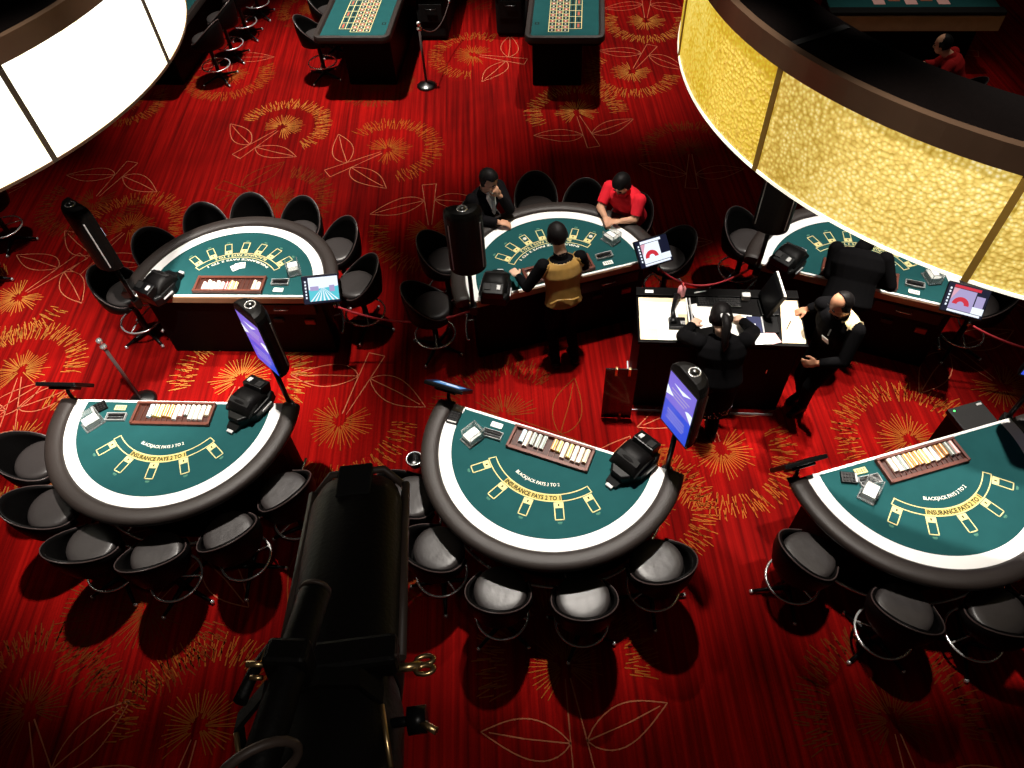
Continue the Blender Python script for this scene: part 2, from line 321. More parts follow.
def felt_mesh(nbox):
    mb = MB(); inner = dcurve(-BW, 56)
    inner = [p for p in inner]
    mb.prism(inner, TZ - 0.012, TZ, 0)
    Z = TZ + 0.0012; CY = 0.062
    def ring(r, wd, a0, a1, m, z=Z, n=40):
        for i in range(n):
            a, b = a0 + (a1 - a0) * i / n, a0 + (a1 - a0) * (i + 1) / n
            mb.add([((r + s * wd / 2) * math.cos(q), CY + (r + s * wd / 2) * math.sin(q), z) for q, s in ((a, -1), (a, 1), (b, 1), (b, -1))], [(0, 1, 2, 3)], m)
    def quad(a, r0, r1, hw, m, z=Z, off=0.0):
        d = Vector((math.cos(a), math.sin(a))); s = Vector((-d.y, d.x)); c = Vector((0, CY)) + s * off
        p = [c + d * r0 - s * hw, c + d * r1 - s * hw, c + d * r1 + s * hw, c + d * r0 + s * hw]
        mb.add([(q.x, q.y, z) for q in p], [(0, 1, 2, 3)], m)
    a0, a1 = math.radians(37), math.radians(143); LW = 0.008
    ring(0.488, LW, a0, a1, 1); ring(0.548, LW, a0, a1, 1)
    for a in (a0, a1): quad(a, 0.484, 0.552, LW / 2, 1)
    if nbox == 5:
        ring(0.518, 0.052, math.radians(63), math.radians(117), 5)
        arc_text(mb, 'INSURANCE PAYS 2 TO 1', 0.518, 0.038, math.radians(52), 3, Z + 0.001, bold=.035)
        arc_text(mb, 'BLACKJACK PAYS 3 TO 2', 0.398, 0.030, math.radians(54), 2, Z, bold=.008)
    else:
        arc_text(mb, 'BLACKJACK PAYS 3 TO 2', 0.520, 0.032, math.radians(62), 1, Z)
        arc_text(mb, 'INSURANCE PAYS 2 TO 1', 0.455, 0.026, math.radians(86), 2, Z)
    angs = [90 + (i - (nbox - 1) / 2) * (24 if nbox == 5 else 15.8) for i in range(nbox)]
    for ad in angs:
        a = math.radians(ad); hw = 0.038
        quad(a, 0.556, 0.606, hw, 1); quad(a, 0.570, 0.590, 0.006, 3, Z + 0.001)
        for o_ in (-1, 1): quad(a, 0.60, 0.710, LW / 2, 1, Z, o_ * (hw - LW / 2))
        quad(a, 0.702, 0.710, hw, 1)
        quad(a, 0.725, 0.738, 0.018, 4); quad(a, 0.740, 0.744, 0.012, 4)
    return mb
def make_table(nbox, label):
    t = thing('blackjack_table', label, 'card table', group='blackjack tables')
    felt_mesh(nbox).build('felt_top', [M['felt'], M['print_y'], M['print_w'], M['print_d'], M['print_g'], M['band']], t)
    o_, i_ = dcurve(0.0, 56), dcurve(-BW, 56); mb = MB(); n = len(o_)
    vs = [(x, y, TZ + .001) for x, y in o_] + [(x, y, TZ + .001) for x, y in i_] + [(x, y, TZ - .012) for x, y in o_] + [(x, y, TZ - .012) for x, y in i_]
    mb.add(vs, [f for k in range(n - 1) for f in ((k, k + 1, n + k + 1, n + k), (2 * n + k + 1, 2 * n + k, 3 * n + k, 3 * n + k + 1))] + [(0, n, 3 * n, 2 * n), (n - 1, 2 * n - 1 + 0, 4 * n - 1, 3 * n - 1)], 0)
    mb.build('border', M['white'], t)
    # padded armrest: an oval section swept along the curve
    mid = dcurve(0.0755, 60, y0=0.0); K = len(mid); rr = []
    for k, (x, y) in enumerate(mid):
        a = Vector(mid[max(0, k - 1)]); b = Vector(mid[min(K - 1, k + 1)]); d = (b - a).normalized(); nx = Vector((d.y, -d.x))
        if k in (0, K - 1): nx = Vector((1 if x > 0 else -1, 0))
        rr.append([(x + nx.x * 0.076 * math.copysign(abs(math.cos(q)) ** .8, math.cos(q)), y + nx.y * 0.076 * math.copysign(abs(math.cos(q)) ** .8, math.cos(q)), TZ - 0.012 + 0.050 * math.copysign(abs(math.sin(q)) ** .8, math.sin(q))) for q in [2 * PI * j / 14 for j in range(14)]])
    mb = MB(); mb.rings(rr, 0)
    mb.build('armrest', M['rail'], t)
    mb = MB(); mb.prism(dcurve(0.09, 40), 0.80, 0.872, 0); mb.build('underframe', M['black'], t)
    mb = MB(); mb.box((0, -0.006, TZ - 0.004), (1.86, 0.024, 0.014), 0); mb.box((0, -0.010, TZ - 0.050), (1.90, 0.028, 0.076), 1)
    mb.build('dealer_edge', [M['white'], M['wood']], t, 0.004)
    mb = MB(); mb.prism(dcurve(0, 36, a=0.90, b=0.74, y0=0.05), 0.0, 0.80, 0)
    cab = mb.build('cabinet', M['black'], t, 0.01)
    mb = MB(); mb.box((0.52, 0.035, 0.70), (0.62, 0.03, 0.14), 0); dr = mb.build('drawer', M['blackgloss'], t, 0.006)
    mb = MB(); mb.tube([(0.42, 0.02, 0.72), (0.42, -0.012, 0.72), (0.56, -0.012, 0.72), (0.56, 0.02, 0.72)], 0.007, 8); mb.build('drawer_handle', M['chrome'], dr)
    mb = MB(); mb.box((0.40, 0.040, 0.52), (0.10, 0.02, 0.045), 0); mb.build('number_plate', M['grey'], t)
    mb = MB(); mb.box((0.72, 0.040, 0.50), (0.10, 0.02, 0.06), 0); mb.build('drop_slot_plate', M['redplate'], t)
    pts = [(x, y, 0.24) for x, y in dcurve(0, 40, a=0.985, b=0.925, y0=0.12)]
    mb = MB(); mb.tube(pts, 0.014, 8)
    fr = mb.build('foot_rail', M['chrome'], t)
    for k in (4, 14, 26, 36):
        x, y, z = pts[k]; d = Vector((x, y - EC, 0)).normalized(); mb = MB(); mb.cyl((x, y, z), (x - d.x * .16, y - d.y * .16, z), 0.009, n=8); mb.build('rail_bracket', M['chrome'], fr)
    return t
proto5 = make_table(5, ''); proto7 = make_table(7, '')
TLAB = dict(A='green felt blackjack table at the front left with five betting boxes', B='green felt blackjack table at the front centre with five betting boxes', C='green felt blackjack table at the front right with orange chips in its tray',
            D='blackjack table with seven betting boxes and no one seated, middle row left', E='blackjack table where the two seated players face the gold vest dealer', F='blackjack table half hidden under the golden drum lamp', G='far blackjack table glimpsed behind the golden drum ring')
used = set()
for t in 'ABCDEF':
    p = proto5 if t in 'ABC' else proto7; X, Y, th = TAB[t]
    place(p, (X, Y, 0), th, TLAB[t], p.name not in used); used.add(p.name)
lt = thing('gaming_table', 'long gaming table with a tan apron glimpsed behind the golden drum', 'gaming table', (5.92, 10.10, 0), -.12)
mb = MB(); mb.box((0, .62, .895), (2.30, 1.20, .03)); 
for k in range(5): mb.box((-.45 + k * .22, .40 + .1 * (k % 2), .9115), (.16, .34, .002), 1 + k % 2)
mb.build('felt_top', [M['felt'], M['c_pink'], M['cellred']], lt)
mb = MB(); mb.box((0, .04, .905), (2.36, .16, .05)); mb.box((0, 1.24, .905), (2.36, .07, .05)); mb.build('armrest', M['blackmatt'], lt, .01)
mb = MB(); mb.box((0, -.012, .765), (2.36, .04, .21)); mb.build('apron', M['wood'], lt, .005)
mb = MB(); mb.box((0, .62, .33), (2.0, .9, .66)); mb.build('cabinet', M['black'], lt, .01)
# the chrome cup ring clipped under the armrest of the front centre table
# ------------------------------------------------------------------ bar stools
def make_stool():
    t = thing('bar_stool', '', 'stool', group='black bar stools around the card tables')
    for k in range(4):
        a = PI / 4 + k * PI / 2 + 0.25; c, s = math.cos(a), math.sin(a)
        mb = MB(); mb.tube([(0.02 * c, 0.02 * s, 0.085), (0.16 * c, 0.16 * s, 0.06), (0.285 * c, 0.285 * s, 0.035)], [0.024, 0.018, 0.013], 8)
        leg = mb.build('leg', M['blackgloss'], t)
        mb = MB(); mb.lathe([(0.001, 0), (0.016, 0.0), (0.018, 0.03), (0.010, 0.047), (0.001, 0.048)], 10, 0, (0.285 * c, 0.285 * s, 0)); mb.build('glide', M['chrome'], leg)
    mb = MB(); mb.lathe([(0.001, .06), (0.040, .06), (0.040, .10), (0.030, .12), (0.028, .56), (0.05, .59), (0.001, .59)], 16); mb.build('column', M['blackgloss'], t)
    mb = MB(); mb.torus((0, 0, .25), .21, .0105, 40, 8); fr = mb.build('foot_ring', M['chrome'], t)
    for k in range(2):
        a = k * PI; mb = MB(); mb.cyl((.02 * math.cos(a), .02 * math.sin(a), .27), (.21 * math.cos(a), .21 * math.sin(a), .25), .008, n=8); mb.build('spoke', M['chrome'], fr)
    mb = MB()
    prof = [(.001, .585), (.14, .585), (.194, .60), (.206, .635), (.203, .664), (.192, .680), (.17, .687), (.12, .689), (.06, .689), (.001, .689)]
    mb.rings([[(r * math.cos(2 * PI * j / 32), 0.020 + r * .97 * math.sin(2 * PI * j / 32), z) for j in range(32)] for r, z in prof], 0)
    mb.build('seat', M['cushion'], t)
    # wraparound bucket back, highest at the rear (-y)
    n = 30; inner = []; outer = []; top = []
    span = math.radians(128)
    for i in range(n + 1):
        ph = -span + 2 * span * i / n; u = abs(ph) / span
        h = 0.30 * (0.5 + 0.5 * math.cos(PI * min(1, u * 1.02))) ** 0.85
        zt = 0.655 + h; a = -PI / 2 + ph; rows_i = []; rows_o = []
        for k in range(7):
            f = k / 6; z = .575 + (zt - .575) * f
            ro = .240 + .028 * f * (h / .30) ** .8 + .012 * math.sin(PI * f) - .008 * (f > .99); ri = ro - .038 * (1 - .15 * f) + .012 * (f > .99)
            rows_o.append((ro * math.cos(a), ro * math.sin(a), z)); rows_i.append((ri * math.cos(a), ri * math.sin(a), z))
        inner.append(rows_i); outer.append(rows_o); top.append((rows_o[-1][0] * 1.01, rows_o[-1][1] * 1.01, zt - .004))
    mb = MB(); rings = [o2 + i2[::-1] for o2, i2 in zip(outer, inner)]
    mb.rings(rings, 0); bk = mb.build('backrest', M['shell'], t)
    mb = MB(); mb.tube(top, .006, 8); mb.build('piping', M['piping'], bk)
    mb = MB(); mb.lathe([(.001, .572), (.20, .572), (.225, .60), (.19, .60)], 30); mb.build('seat_pan', M['shell'], t)
    return t
stool0 = make_stool(); stool_n = 0
ORD = ['first', 'second', 'third', 'fourth', 'fifth', 'sixth', 'seventh', 'eighth']
def put_stool(x, y, rz, label):
    global stool_n
    place(stool0, (x, y, 0), rz, label, stool_n == 0); stool_n += 1
STOOLS = dict(A=([17, 43, 70, 98, 125, 150], 1.235), B=([37, 63, 91, 121, 151], 1.225), C=([19, 56, 88, 120], 1.21), D=([171, 146, 121, 97, 72, 45, 15], 1.23),
              E=([171, 140, 112, 81, 59, 35, 6], 1.25), F=([156, 15], 1.22))
for t, (angs, r) in STOOLS.items():
    for i, ad in enumerate(angs):
        rr = r + (0.13 if (t, i) == ('E', 3) else 0) + (0.06 if (t, i) in (('E', 0), ('E', 1), ('D', 0), ('A', 0)) else 0)
        a = math.radians(ad) + random.uniform(-.02, .02); c = loc2w(t, rr * math.cos(a), EC + rr * math.sin(a))
        face = TAB[t][2] + a + PI / 2 + random.uniform(-.14, .14)
        side = 'keypad' if t in 'ABC' else 'tall sign'
        if t == 'E' and i == 2: lab = 'black bar stool under the man in the dark suit'
        elif t == 'E' and i == 5: lab = 'black bar stool under the man in the red shirt'
        elif t == 'F': lab = 'black bar stool beside the %s of the table under the golden drum' % ('tall sign' if i == 0 else 'lit screen')
        else: lab = 'black bar stool at the %s, %s from its %s end' % (TNAME[t], ORD[i], side)
        put_stool(c.x, c.y, face, lab)

# ------------------------------------------------------------------ chip trays and chips
def make_tray():
    t = thing('chip_tray', '', 'chip tray', group='chip trays on the blackjack tables')
    mb = MB(); W_, D_ = .70, .222
    mb.box((0, .132, .003), (W_, D_, .006), 1)
    mb.build('tray_floor', [M['traywood'], M['trayslot']], t)
    mb = MB()
    mb.box((0, .030, .022), (W_, .022, .044)); mb.box((0, .232, .014), (W_, .030, .028)); mb.box((-.339, .132, .018), (.022, D_, .036)); mb.box((.339, .132, .018), (.022, D_, .036))
    mb.build('tray_frame', M['traywood'], t, .003)
    mb = MB()
    for k in range(15): mb.box((-.322 + k * .046, .13, .010), (.004, .18, .012))
    mb.build('dividers', M['traywood'], t)
    return t
tray0 = make_tray()
def chip_row(colname, length):  # ribbed cylinder: one tray row of chips merged into a single mesh
    n = max(4, int(length / .0075)); prof = []
    for i in range(n):
        y = i * length / n; prof += [(.0188, y + .0006), (.0193, y + .0018), (.0193, y + length / n - .0018), (.0188, y + length / n - .0006)]
    mb = MB(); R = [[(r * math.cos(2 * PI * j / 14), y, r * math.sin(2 * PI * j / 14)) for j in range(14)] for r, y in prof]
    mb.rings([r[::-1] for r in R], 0)
    for k, (a, b) in enumerate(((.2, .5), (2.3, 2.6), (1.2, 1.5))):
        mb.add([(.0197 * math.cos(q), y, .0197 * math.sin(q)) for q, y in ((a, 0), (b, 0), (b, length), (a, length))], [(0, 3, 2, 1)], 1)
    return mb.v, mb.f, mb.m, mb.sm
CN = dict(w='white', b='pale blue', y='yellow', o='orange', p='pink', g='grey', c='cream', r='red')
CM = dict(w='c_white', b='c_blue', y='c_yellow', o='c_orange', p='c_pink', g='c_grey', c='c_cream', r='c_red')
rollmesh = {}
def roll(code, length):
    k = (code, round(length, 3))
    if k not in rollmesh:
        mb = MB(); mb.v, mb.f, mb.m, mb.sm = chip_row(code, length)
        o = mb.build('chip_row', [M[CM[code]], M['c_white' if code != 'w' else 'c_cream']]); rollmesh[k] = o; return o
    o = rollmesh[k].copy(); COL.objects.link(o); return o
# one letter per channel seen from the players' side, left to right; a dot is an empty channel
TRAYS = dict(A='..byyoowpgwwwc', B='.bwggg.oywywwc', C='.wwgoooywwoogpp'[:14], D='wc...yyrpwwwp.', E='.ww.bc.wyw.o.w', F='...wwoyw.gg.c.')
tl = dict(A='tray of the front left table', B='tray of the front centre table', C='tray of the front right table', D='tray of the empty middle table', E='tray beside the gold vest dealer', F='tray of the table under the golden drum')
first = True
for t, s in TRAYS.items():
    X, Y, th = TAB[t]
    place(tray0, (X, Y, TZ + .0015), th, 'dark wooden chip tray set in the dealer edge of the %s' % TNAME[t], first); first = False
    cnt = {}
    for k, ch in enumerate(s):
        if ch == '.': continue
        cnt[ch] = cnt.get(ch, 0) + 1
        full = ch in 'w' and t in 'AB'
        ln = .15 if full else random.choice((.105, .12, .13))
        lx = .299 - k * .046; q = loc2w(t, lx, .046, TZ + .0015 + .021)
        o = roll(ch, ln); o.location = q; o.rotation_euler = (0, 0, th)
        tag(o, '%s row of %s chips from the %s end of the %s tray' % (ORD[cnt[ch] - 1], CN[ch], 'keypad' if t in 'ABC' else 'monitor', TNAME[t]), 'casino chips', 'chips in the trays')
# loose chips on the seated players' table
def chip(loc, col, label):
    mb = MB(); mb.lathe([(.001, 0), (.019, 0), (.0195, .001), (.0195, .0025), (.019, .0034), (.001, .0034)], 20); mb.lathe([(.001, .0036), (.010, .0036), (.001, .0038)], 16, 1)
    o = mb.build('casino_chip', [M[col], M['c_cream']]); o.location = loc; return tag(o, label, 'casino chip', 'loose chips on the players table')
def box_pt(i, n, r): a = math.radians(90 + (i - (n - 1) / 2) * 15.8); return r * math.cos(a), .062 + r * math.sin(a)
for i, lab in ((4, 'white chip in the betting box in front of the man in the dark suit'), (0, 'white chip in the betting box nearest the man in the red shirt')):
    x, y = box_pt(i, 7, .65); chip(loc2w('E', x, y, TZ + .0025), 'c_white', lab)
# played cards
def card(loc, rz, col, label):
    mb = MB(); w_, h_ = .0315, .044
    mb.prism([(-w_ + .004, -h_), (w_ - .004, -h_), (w_, -h_ + .004), (w_, h_ - .004), (w_ - .004, h_), (-w_ + .004, h_), (-w_, h_ - .004), (-w_, -h_ + .004)], 0, .0008, 0)
    for k in (-.5, .5): mb.add([(q[0] * .010 + k * .03, q[1] * .013 + k * .04, .0011) for q in ((0, -1), (1, 0), (0, 1), (-1, 0))], [(0, 1, 2, 3)], 1)
    o = mb.build('playing_card', [M['paper'], M[col]]); o.location = loc; o.rotation_euler = (0, 0, rz); return tag(o, label, 'playing card', 'cards on the empty middle table')
for k, (dx, dy, rz, c_, lab) in enumerate(((0.04, .425, .2, 'c_red', 'red patterned card, right one of the small fan on the empty middle table'), (.0, .415, .35, 'c_red', 'red patterned card in the middle of the small fan on the empty middle table'), (-.03, .385, .6, 'print_d', 'white card sticking out lowest from the fan on the empty middle table'))):
    card(loc2w('D', dx, dy, TZ + .002 + .0015 * k), TAB['D'][2] + rz, c_, lab)

# ------------------------------------------------------------------ shufflers
def make_shuffler():
    t = thing('card_shuffler', '', 'card shuffler', group='black card shufflers on the tables')
    # x = forward (card exit)
    plan = [(-.20, -.12), (-.13, -.15), (.06, -.145), (.15, -.09), (.20, -.05), (.20, .05), (.15, .09), (.06, .145), (-.13, .15), (-.20, .12)]
    mb = MB(); mb.rings([[(x * s, y * s, z) for x, y in plan] for z, s in ((0, .97), (.015, 1.0), (.085, 1.0), (.105, .93))], 0, smooth=False); mb.build('body', M['blackgloss'], t, .006)
    R = []
    for i in range(9):
        y = -.125 + .25 * i / 8; k = (1 - (abs(y) / .14) ** 4) ** .5 if abs(y) < .14 else 0.2; prof = []
        for j in range(13):
            a = PI * j / 12; prof.append((.0 + .135 * math.cos(a), y, .09 + .115 * k * math.sin(a)))
        R.append(prof[::-1])
    mb = MB(); mb.rings(R, 0); hood = mb.build('hood', M['shell'], t)
    mb = MB(); mb.box((.06, 0, .188), (.05, .20, .006), 0, Matrix.Rotation(.45, 3, 'Y')); mb.build('hood_band', M['grey'], hood)
    mb = MB(); mb.box((-.155, 0, .15), (.12, .20, .10), 0, Matrix.Rotation(-.25, 3, 'Y')); rp = mb.build('rear_housing', M['blackgloss'], t, .008)
    mb = MB(); mb.box((-.155, .05, .205), (.07, .06, .012), 0, Matrix.Rotation(-.25, 3, 'Y')); mb.box((-.16, -.055, .205), (.05, .035, .012), 1, Matrix.Rotation(-.25, 3, 'Y')); mb.build('control_panel', [M['grey'], M['lightgrey']], rp, .002)
    mb = MB(); mb.rings([[(.14, -.07, .0), (.14, .07, .0), (.14, .07, .07), (.14, -.07, .07)], [(.255, -.05, .0), (.255, .05, .0), (.255, .05, .025), (.255, -.05, .025)]], 0, smooth=False); ns = mb.build('card_chute', M['blackgloss'], t, .004)
    mb = MB(); mb.box((.268, 0, .014), (.03, .062, .024)); mb.build('chute_gate', M['lightgrey'], ns, .006)
    for s in (-1, 1):
        mb = MB(); mb.box((-.06, s * .150, .055), (.12, .012, .018)); mb.build('side_vent', M['lightgrey'], t, .003)
    return t
sh0 = make_shuffler(); first = True
for t in 'ABDEF':
    q = loc2w(t, -.66, .055, TZ + .002)
    place(sh0, q, TAB[t][2] + math.radians(66), 'black card shuffler on the %s' % TNAME[t], first); first = False
def cabinet_box():
    q = loc2w('C', -.84, -.22); t = thing('shuffler_cabinet', 'black machine cabinet with a green light behind the front right table', 'machine', q, TAB['C'][2])
    mb = MB(); mb.box((0, 0, .34), (.30, .22, .64)); mb.build('cabinet', M['black'], t, .008)
    mb = MB(); mb.box((0, 0, .69), (.33, .25, .055)); lid = mb.build('lid', M['grey'], t, .008)
    mb = MB(); mb.ell((.12, -.09, .718), (.009, .009, .006)); mb.build('lamp', M['led'], lid)
    mb = MB(); mb.box((-.12, -.09, .719), (.05, .02, .006)); mb.build('badge', M['lightgrey'], lid)
    for sx in (-1, 1):
        for sy in (-1, 1): mb = MB(); mb.cyl((sx * .12, sy * .08, 0), (sx * .12, sy * .08, .03), .02, n=10); mb.build('foot', M['blackmatt'], t)
cabinet_box()

# ------------------------------------------------------------------ discard holders, keypads, clear trays, limit plaques
def make_holder():
    t = thing('discard_holder', '', 'card holder', group='clear discard holders on the tables')
    mb = MB(); mb.box((0, 0, .005), (.13, .17, .010)); mb.build('base', M['acrylic'], t, .002)
    for s in (-1, 1): mb = MB(); mb.box((s * .058, -.01, .065), (.006, .15, .115)); mb.build('side_wall', M['acrylic'], t, .001)
    mb = MB(); mb.box((0, -.078, .065), (.11, .006, .115)); mb.build('back_wall', M['acrylic'], t, .001)
    mb = MB()
    for k in range(6): mb.box((random.uniform(-.002, .002), .0, .018 + k * .009), (.092, .125, .0085), 0 if k % 2 else 1)
    mb.build('cards', [M['paper'], M['lightgrey']], t)
    return t
h0 = make_holder(); first = True
for t, x, y, a, lab in (('A', .68, .24, -.75, 'front left table'), ('B', .64, .26, -.45, 'front centre table'), ('C', .555, .265, -.9, 'front right table'), ('D', .60, .345, .35, 'empty table in the middle row'), ('E', .65, .38, .45, 'table with seated players'), ('F', .64, .315, .5, 'table under the golden drum')):
    place(h0, loc2w(t, x, y, TZ + .0015), TAB[t][2] + a, 'clear acrylic discard holder with cards on the %s' % lab, first); first = False
def make_keypad():
    t = thing('keypad', '', 'keypad', group='keypads beside the discard holders')
    mb = MB(); mb.box((0, 0, .011), (.10, .125, .022)); mb.build('body', M['blackgloss'], t, .004)
    for r_ in range(4):
        for c_ in range(3): mb = MB(); mb.box((-.028 + c_ * .028, -.040 + r_ * .024, .024), (.018, .014, .006)); mb.build('key', M['grey'], t, .001)
    mb = MB(); mb.box((0, .052, .0235), (.08, .014, .003)); mb.build('display', M['lightgrey'], t)
    return t
k0 = make_keypad(); first = True
for t, x, y, a in (('A', .69, .075, -.9), ('B', .872, .125, .05), ('C', .625, .10, 1.15)):
    place(k0, loc2w(t, x, y, TZ + .002), TAB[t][2] + a, 'small black keypad on the %s' % TNAME[t], first); first = False
def make_ctray():
    t = thing('acrylic_tray', '', 'tray', group='clear trays behind the discard holders')
    mb = MB(); mb.box((0, 0, .004), (.17, .075, .006)); mb.build('tray_base', M['acrylic'], t, .001)
    mb = MB()
    for y in (-.036, .036): mb.box((0, y, .014), (.17, .004, .024))
    for x in (-.084, .084): mb.box((x, 0, .014), (.004, .075, .024))
    mb.build('tray_rim', M['lightgrey'], t)
    for y in (-.016, .016): mb = MB(); mb.box((0, y, .013), (.145, .018, .014)); mb.build('slot', M['blackgloss'], t, .002)
    return t
c0 = make_ctray(); first = True
for t in 'ABCDEF':
    x, y, a = (.50, .172, 0.02) if t != 'C' else (.485, .165, -.06)
    place(c0, loc2w(t, x, y, TZ + .0015), TAB[t][2] + a, 'clear slotted tray on the %s' % TNAME[t], first); first = False
def make_plaque(col):
    t = thing('limit_plaque', '', 'sign', group='small bet limit plaques')
    mb = MB(); mb.box((0, 0, .005), (.10, .052, .010)); mb.build('plate', M[col], t, .002)
    mb = MB()
    for k in range(4): mb.box((-.030 + k * .02, 0, .0105), (.010, .026, .001))
    for k in range(4): mb.box((-.030 + k * .02, 0, .0111), (.004, .016, .001), 1)
    mb.build('printing', [M['print_d'], M[col]], t)
    return t
py_, pc_ = make_plaque('print_y'), make_plaque('paper'); fy = fc = True
for t in 'ABCDEF':
    y_ = t in 'AC'
    place(py_ if y_ else pc_, loc2w(t, .502, .070, TZ + .0015), TAB[t][2] + random.uniform(-.06, .06), 'small %s plaque on the %s' % ('yellow' if y_ else 'cream', TNAME[t]), fy if y_ else fc)
    if y_: fy = False
    else: fc = False

# ------------------------------------------------------------------ tall signs on posts and dealer monitors
def make_sign(kind):
    t = thing('table_sign', '', 'sign', group='tall signs on posts beside the tables')
    mb = MB(); mb.box((0, 0, .86), (.07, .07, .10)); mb.box((0, .05, .885), (.05, .10, .03)); mb.build('clamp', M['blackgloss'], t, .005)
    mb = MB(); mb.cyl((0, 0, .78), (0, 0, 1.44), .021, n=14); mb.build('post', M['blackgloss'], t)
    # D-shaped housing: flat face towards +y
    hw = .165; prof = [(-hw, .028), (hw, .028)] + [(hw * math.cos(a), -.125 * math.sin(a)) for a in [PI * k / 16 for k in range(0, 17)]]
    mb = MB(); mb.rings([[(x * s, y * s, z) for x, y in prof[::-1]] for z, s in ((1.40, .9), (1.415, 1.0), (2.02, 1.0), (2.055, .95), (2.085, .80), (2.098, .55))], 0, smooth=False)
    h = mb.build('housing', M['fixture'], t, .004)
    for s in (-1, 1):
        a = PI / 2 + s * .95; mb = MB(); mb.box((hw * 1.005 * math.cos(a), -.127 * math.sin(a), 1.71), (.010, .010, .50)); mb.build('trim_strip', M['lightgrey'], h)
    mb = MB(); mb.ell((0, -.04, 2.10), (.035, .03, .022)); mb.torus((0, -.04, 2.098), .04, .006, 20, 6, 1); mb.build('camera_dome', [M['darksteel'], M['chrome']], h)
    mb = MB(); Y = .0295
    def q(x0, x1, z0, z1, m, y=Y): mb.add([(x0, y, z0), (x0, y, z1), (x1, y, z1), (x1, y, z0)], [(0, 1, 2, 3)], m)
    def tri(p, m, y=.0345): mb.add([(x, y, z) for x, z in p], [tuple(range(len(p)))], m)
    mb.box((0, .029, 1.715), (.31, .004, .60), 3); Y = .0325
    q(-.148, .148, 1.43, 1.70, 0, Y); q(-.148, .148, 1.70, 2.005, 1, Y)
    rnd = random.Random(3)
    tri([(.148, 1.86), (.148, 1.76), (.06, 1.80), (.10, 1.82)], 2); tri([(-.148, 1.80), (-.148, 1.70), (-.07, 1.78), (-.10, 1.80)], 2); tri([(.09, 1.93), (-.02, 1.90), (-.10, 1.955), (0, 1.935)], 2)
    for k in range(3): q(-.10 + .02 * k, .10 - .01 * k, 1.86 - k * .035, 1.872 - k * .035, 4, Y + .002)
    for k in range(4): q(-.09 - rnd.uniform(0, .02), .09 + rnd.uniform(0, .02), 1.62 - k * .032, 1.630 - k * .032, 4, Y + .002)
    mb.build('display', [M['s_blue'], M['s_violet'], M['s_white'], M['blackgloss'], M['s_lilac']], h)
    return t
sg0 = make_sign(0); first = True
fdir = math.atan2(.76, .64) - PI / 2
SL = dict(A='black post sign with purple display seen edge on at the front left table', B='tall black sign with bright blue display at the front centre table', C='post sign with dim navy display at the right edge of the photo', D='black post sign leaning out beside the empty table in the middle row',
          E='black sign with two pale strips on its back beside the suited man', F='black sign with two pale strips on its back under the golden drum')
for t in 'ABCDEF':
    dx = {'A': (-.975, -.035), 'B': (-.93, -.04), 'C': (-.94, -.04)}.get(t, (-.925, -.05))
    yaw = {'D': .12, 'E': .53, 'F': .66}.get(t, 0)
    place(sg0, loc2w(t, *dx, 0.001), TAB[t][2] + fdir + yaw, SL[t], first); first = False
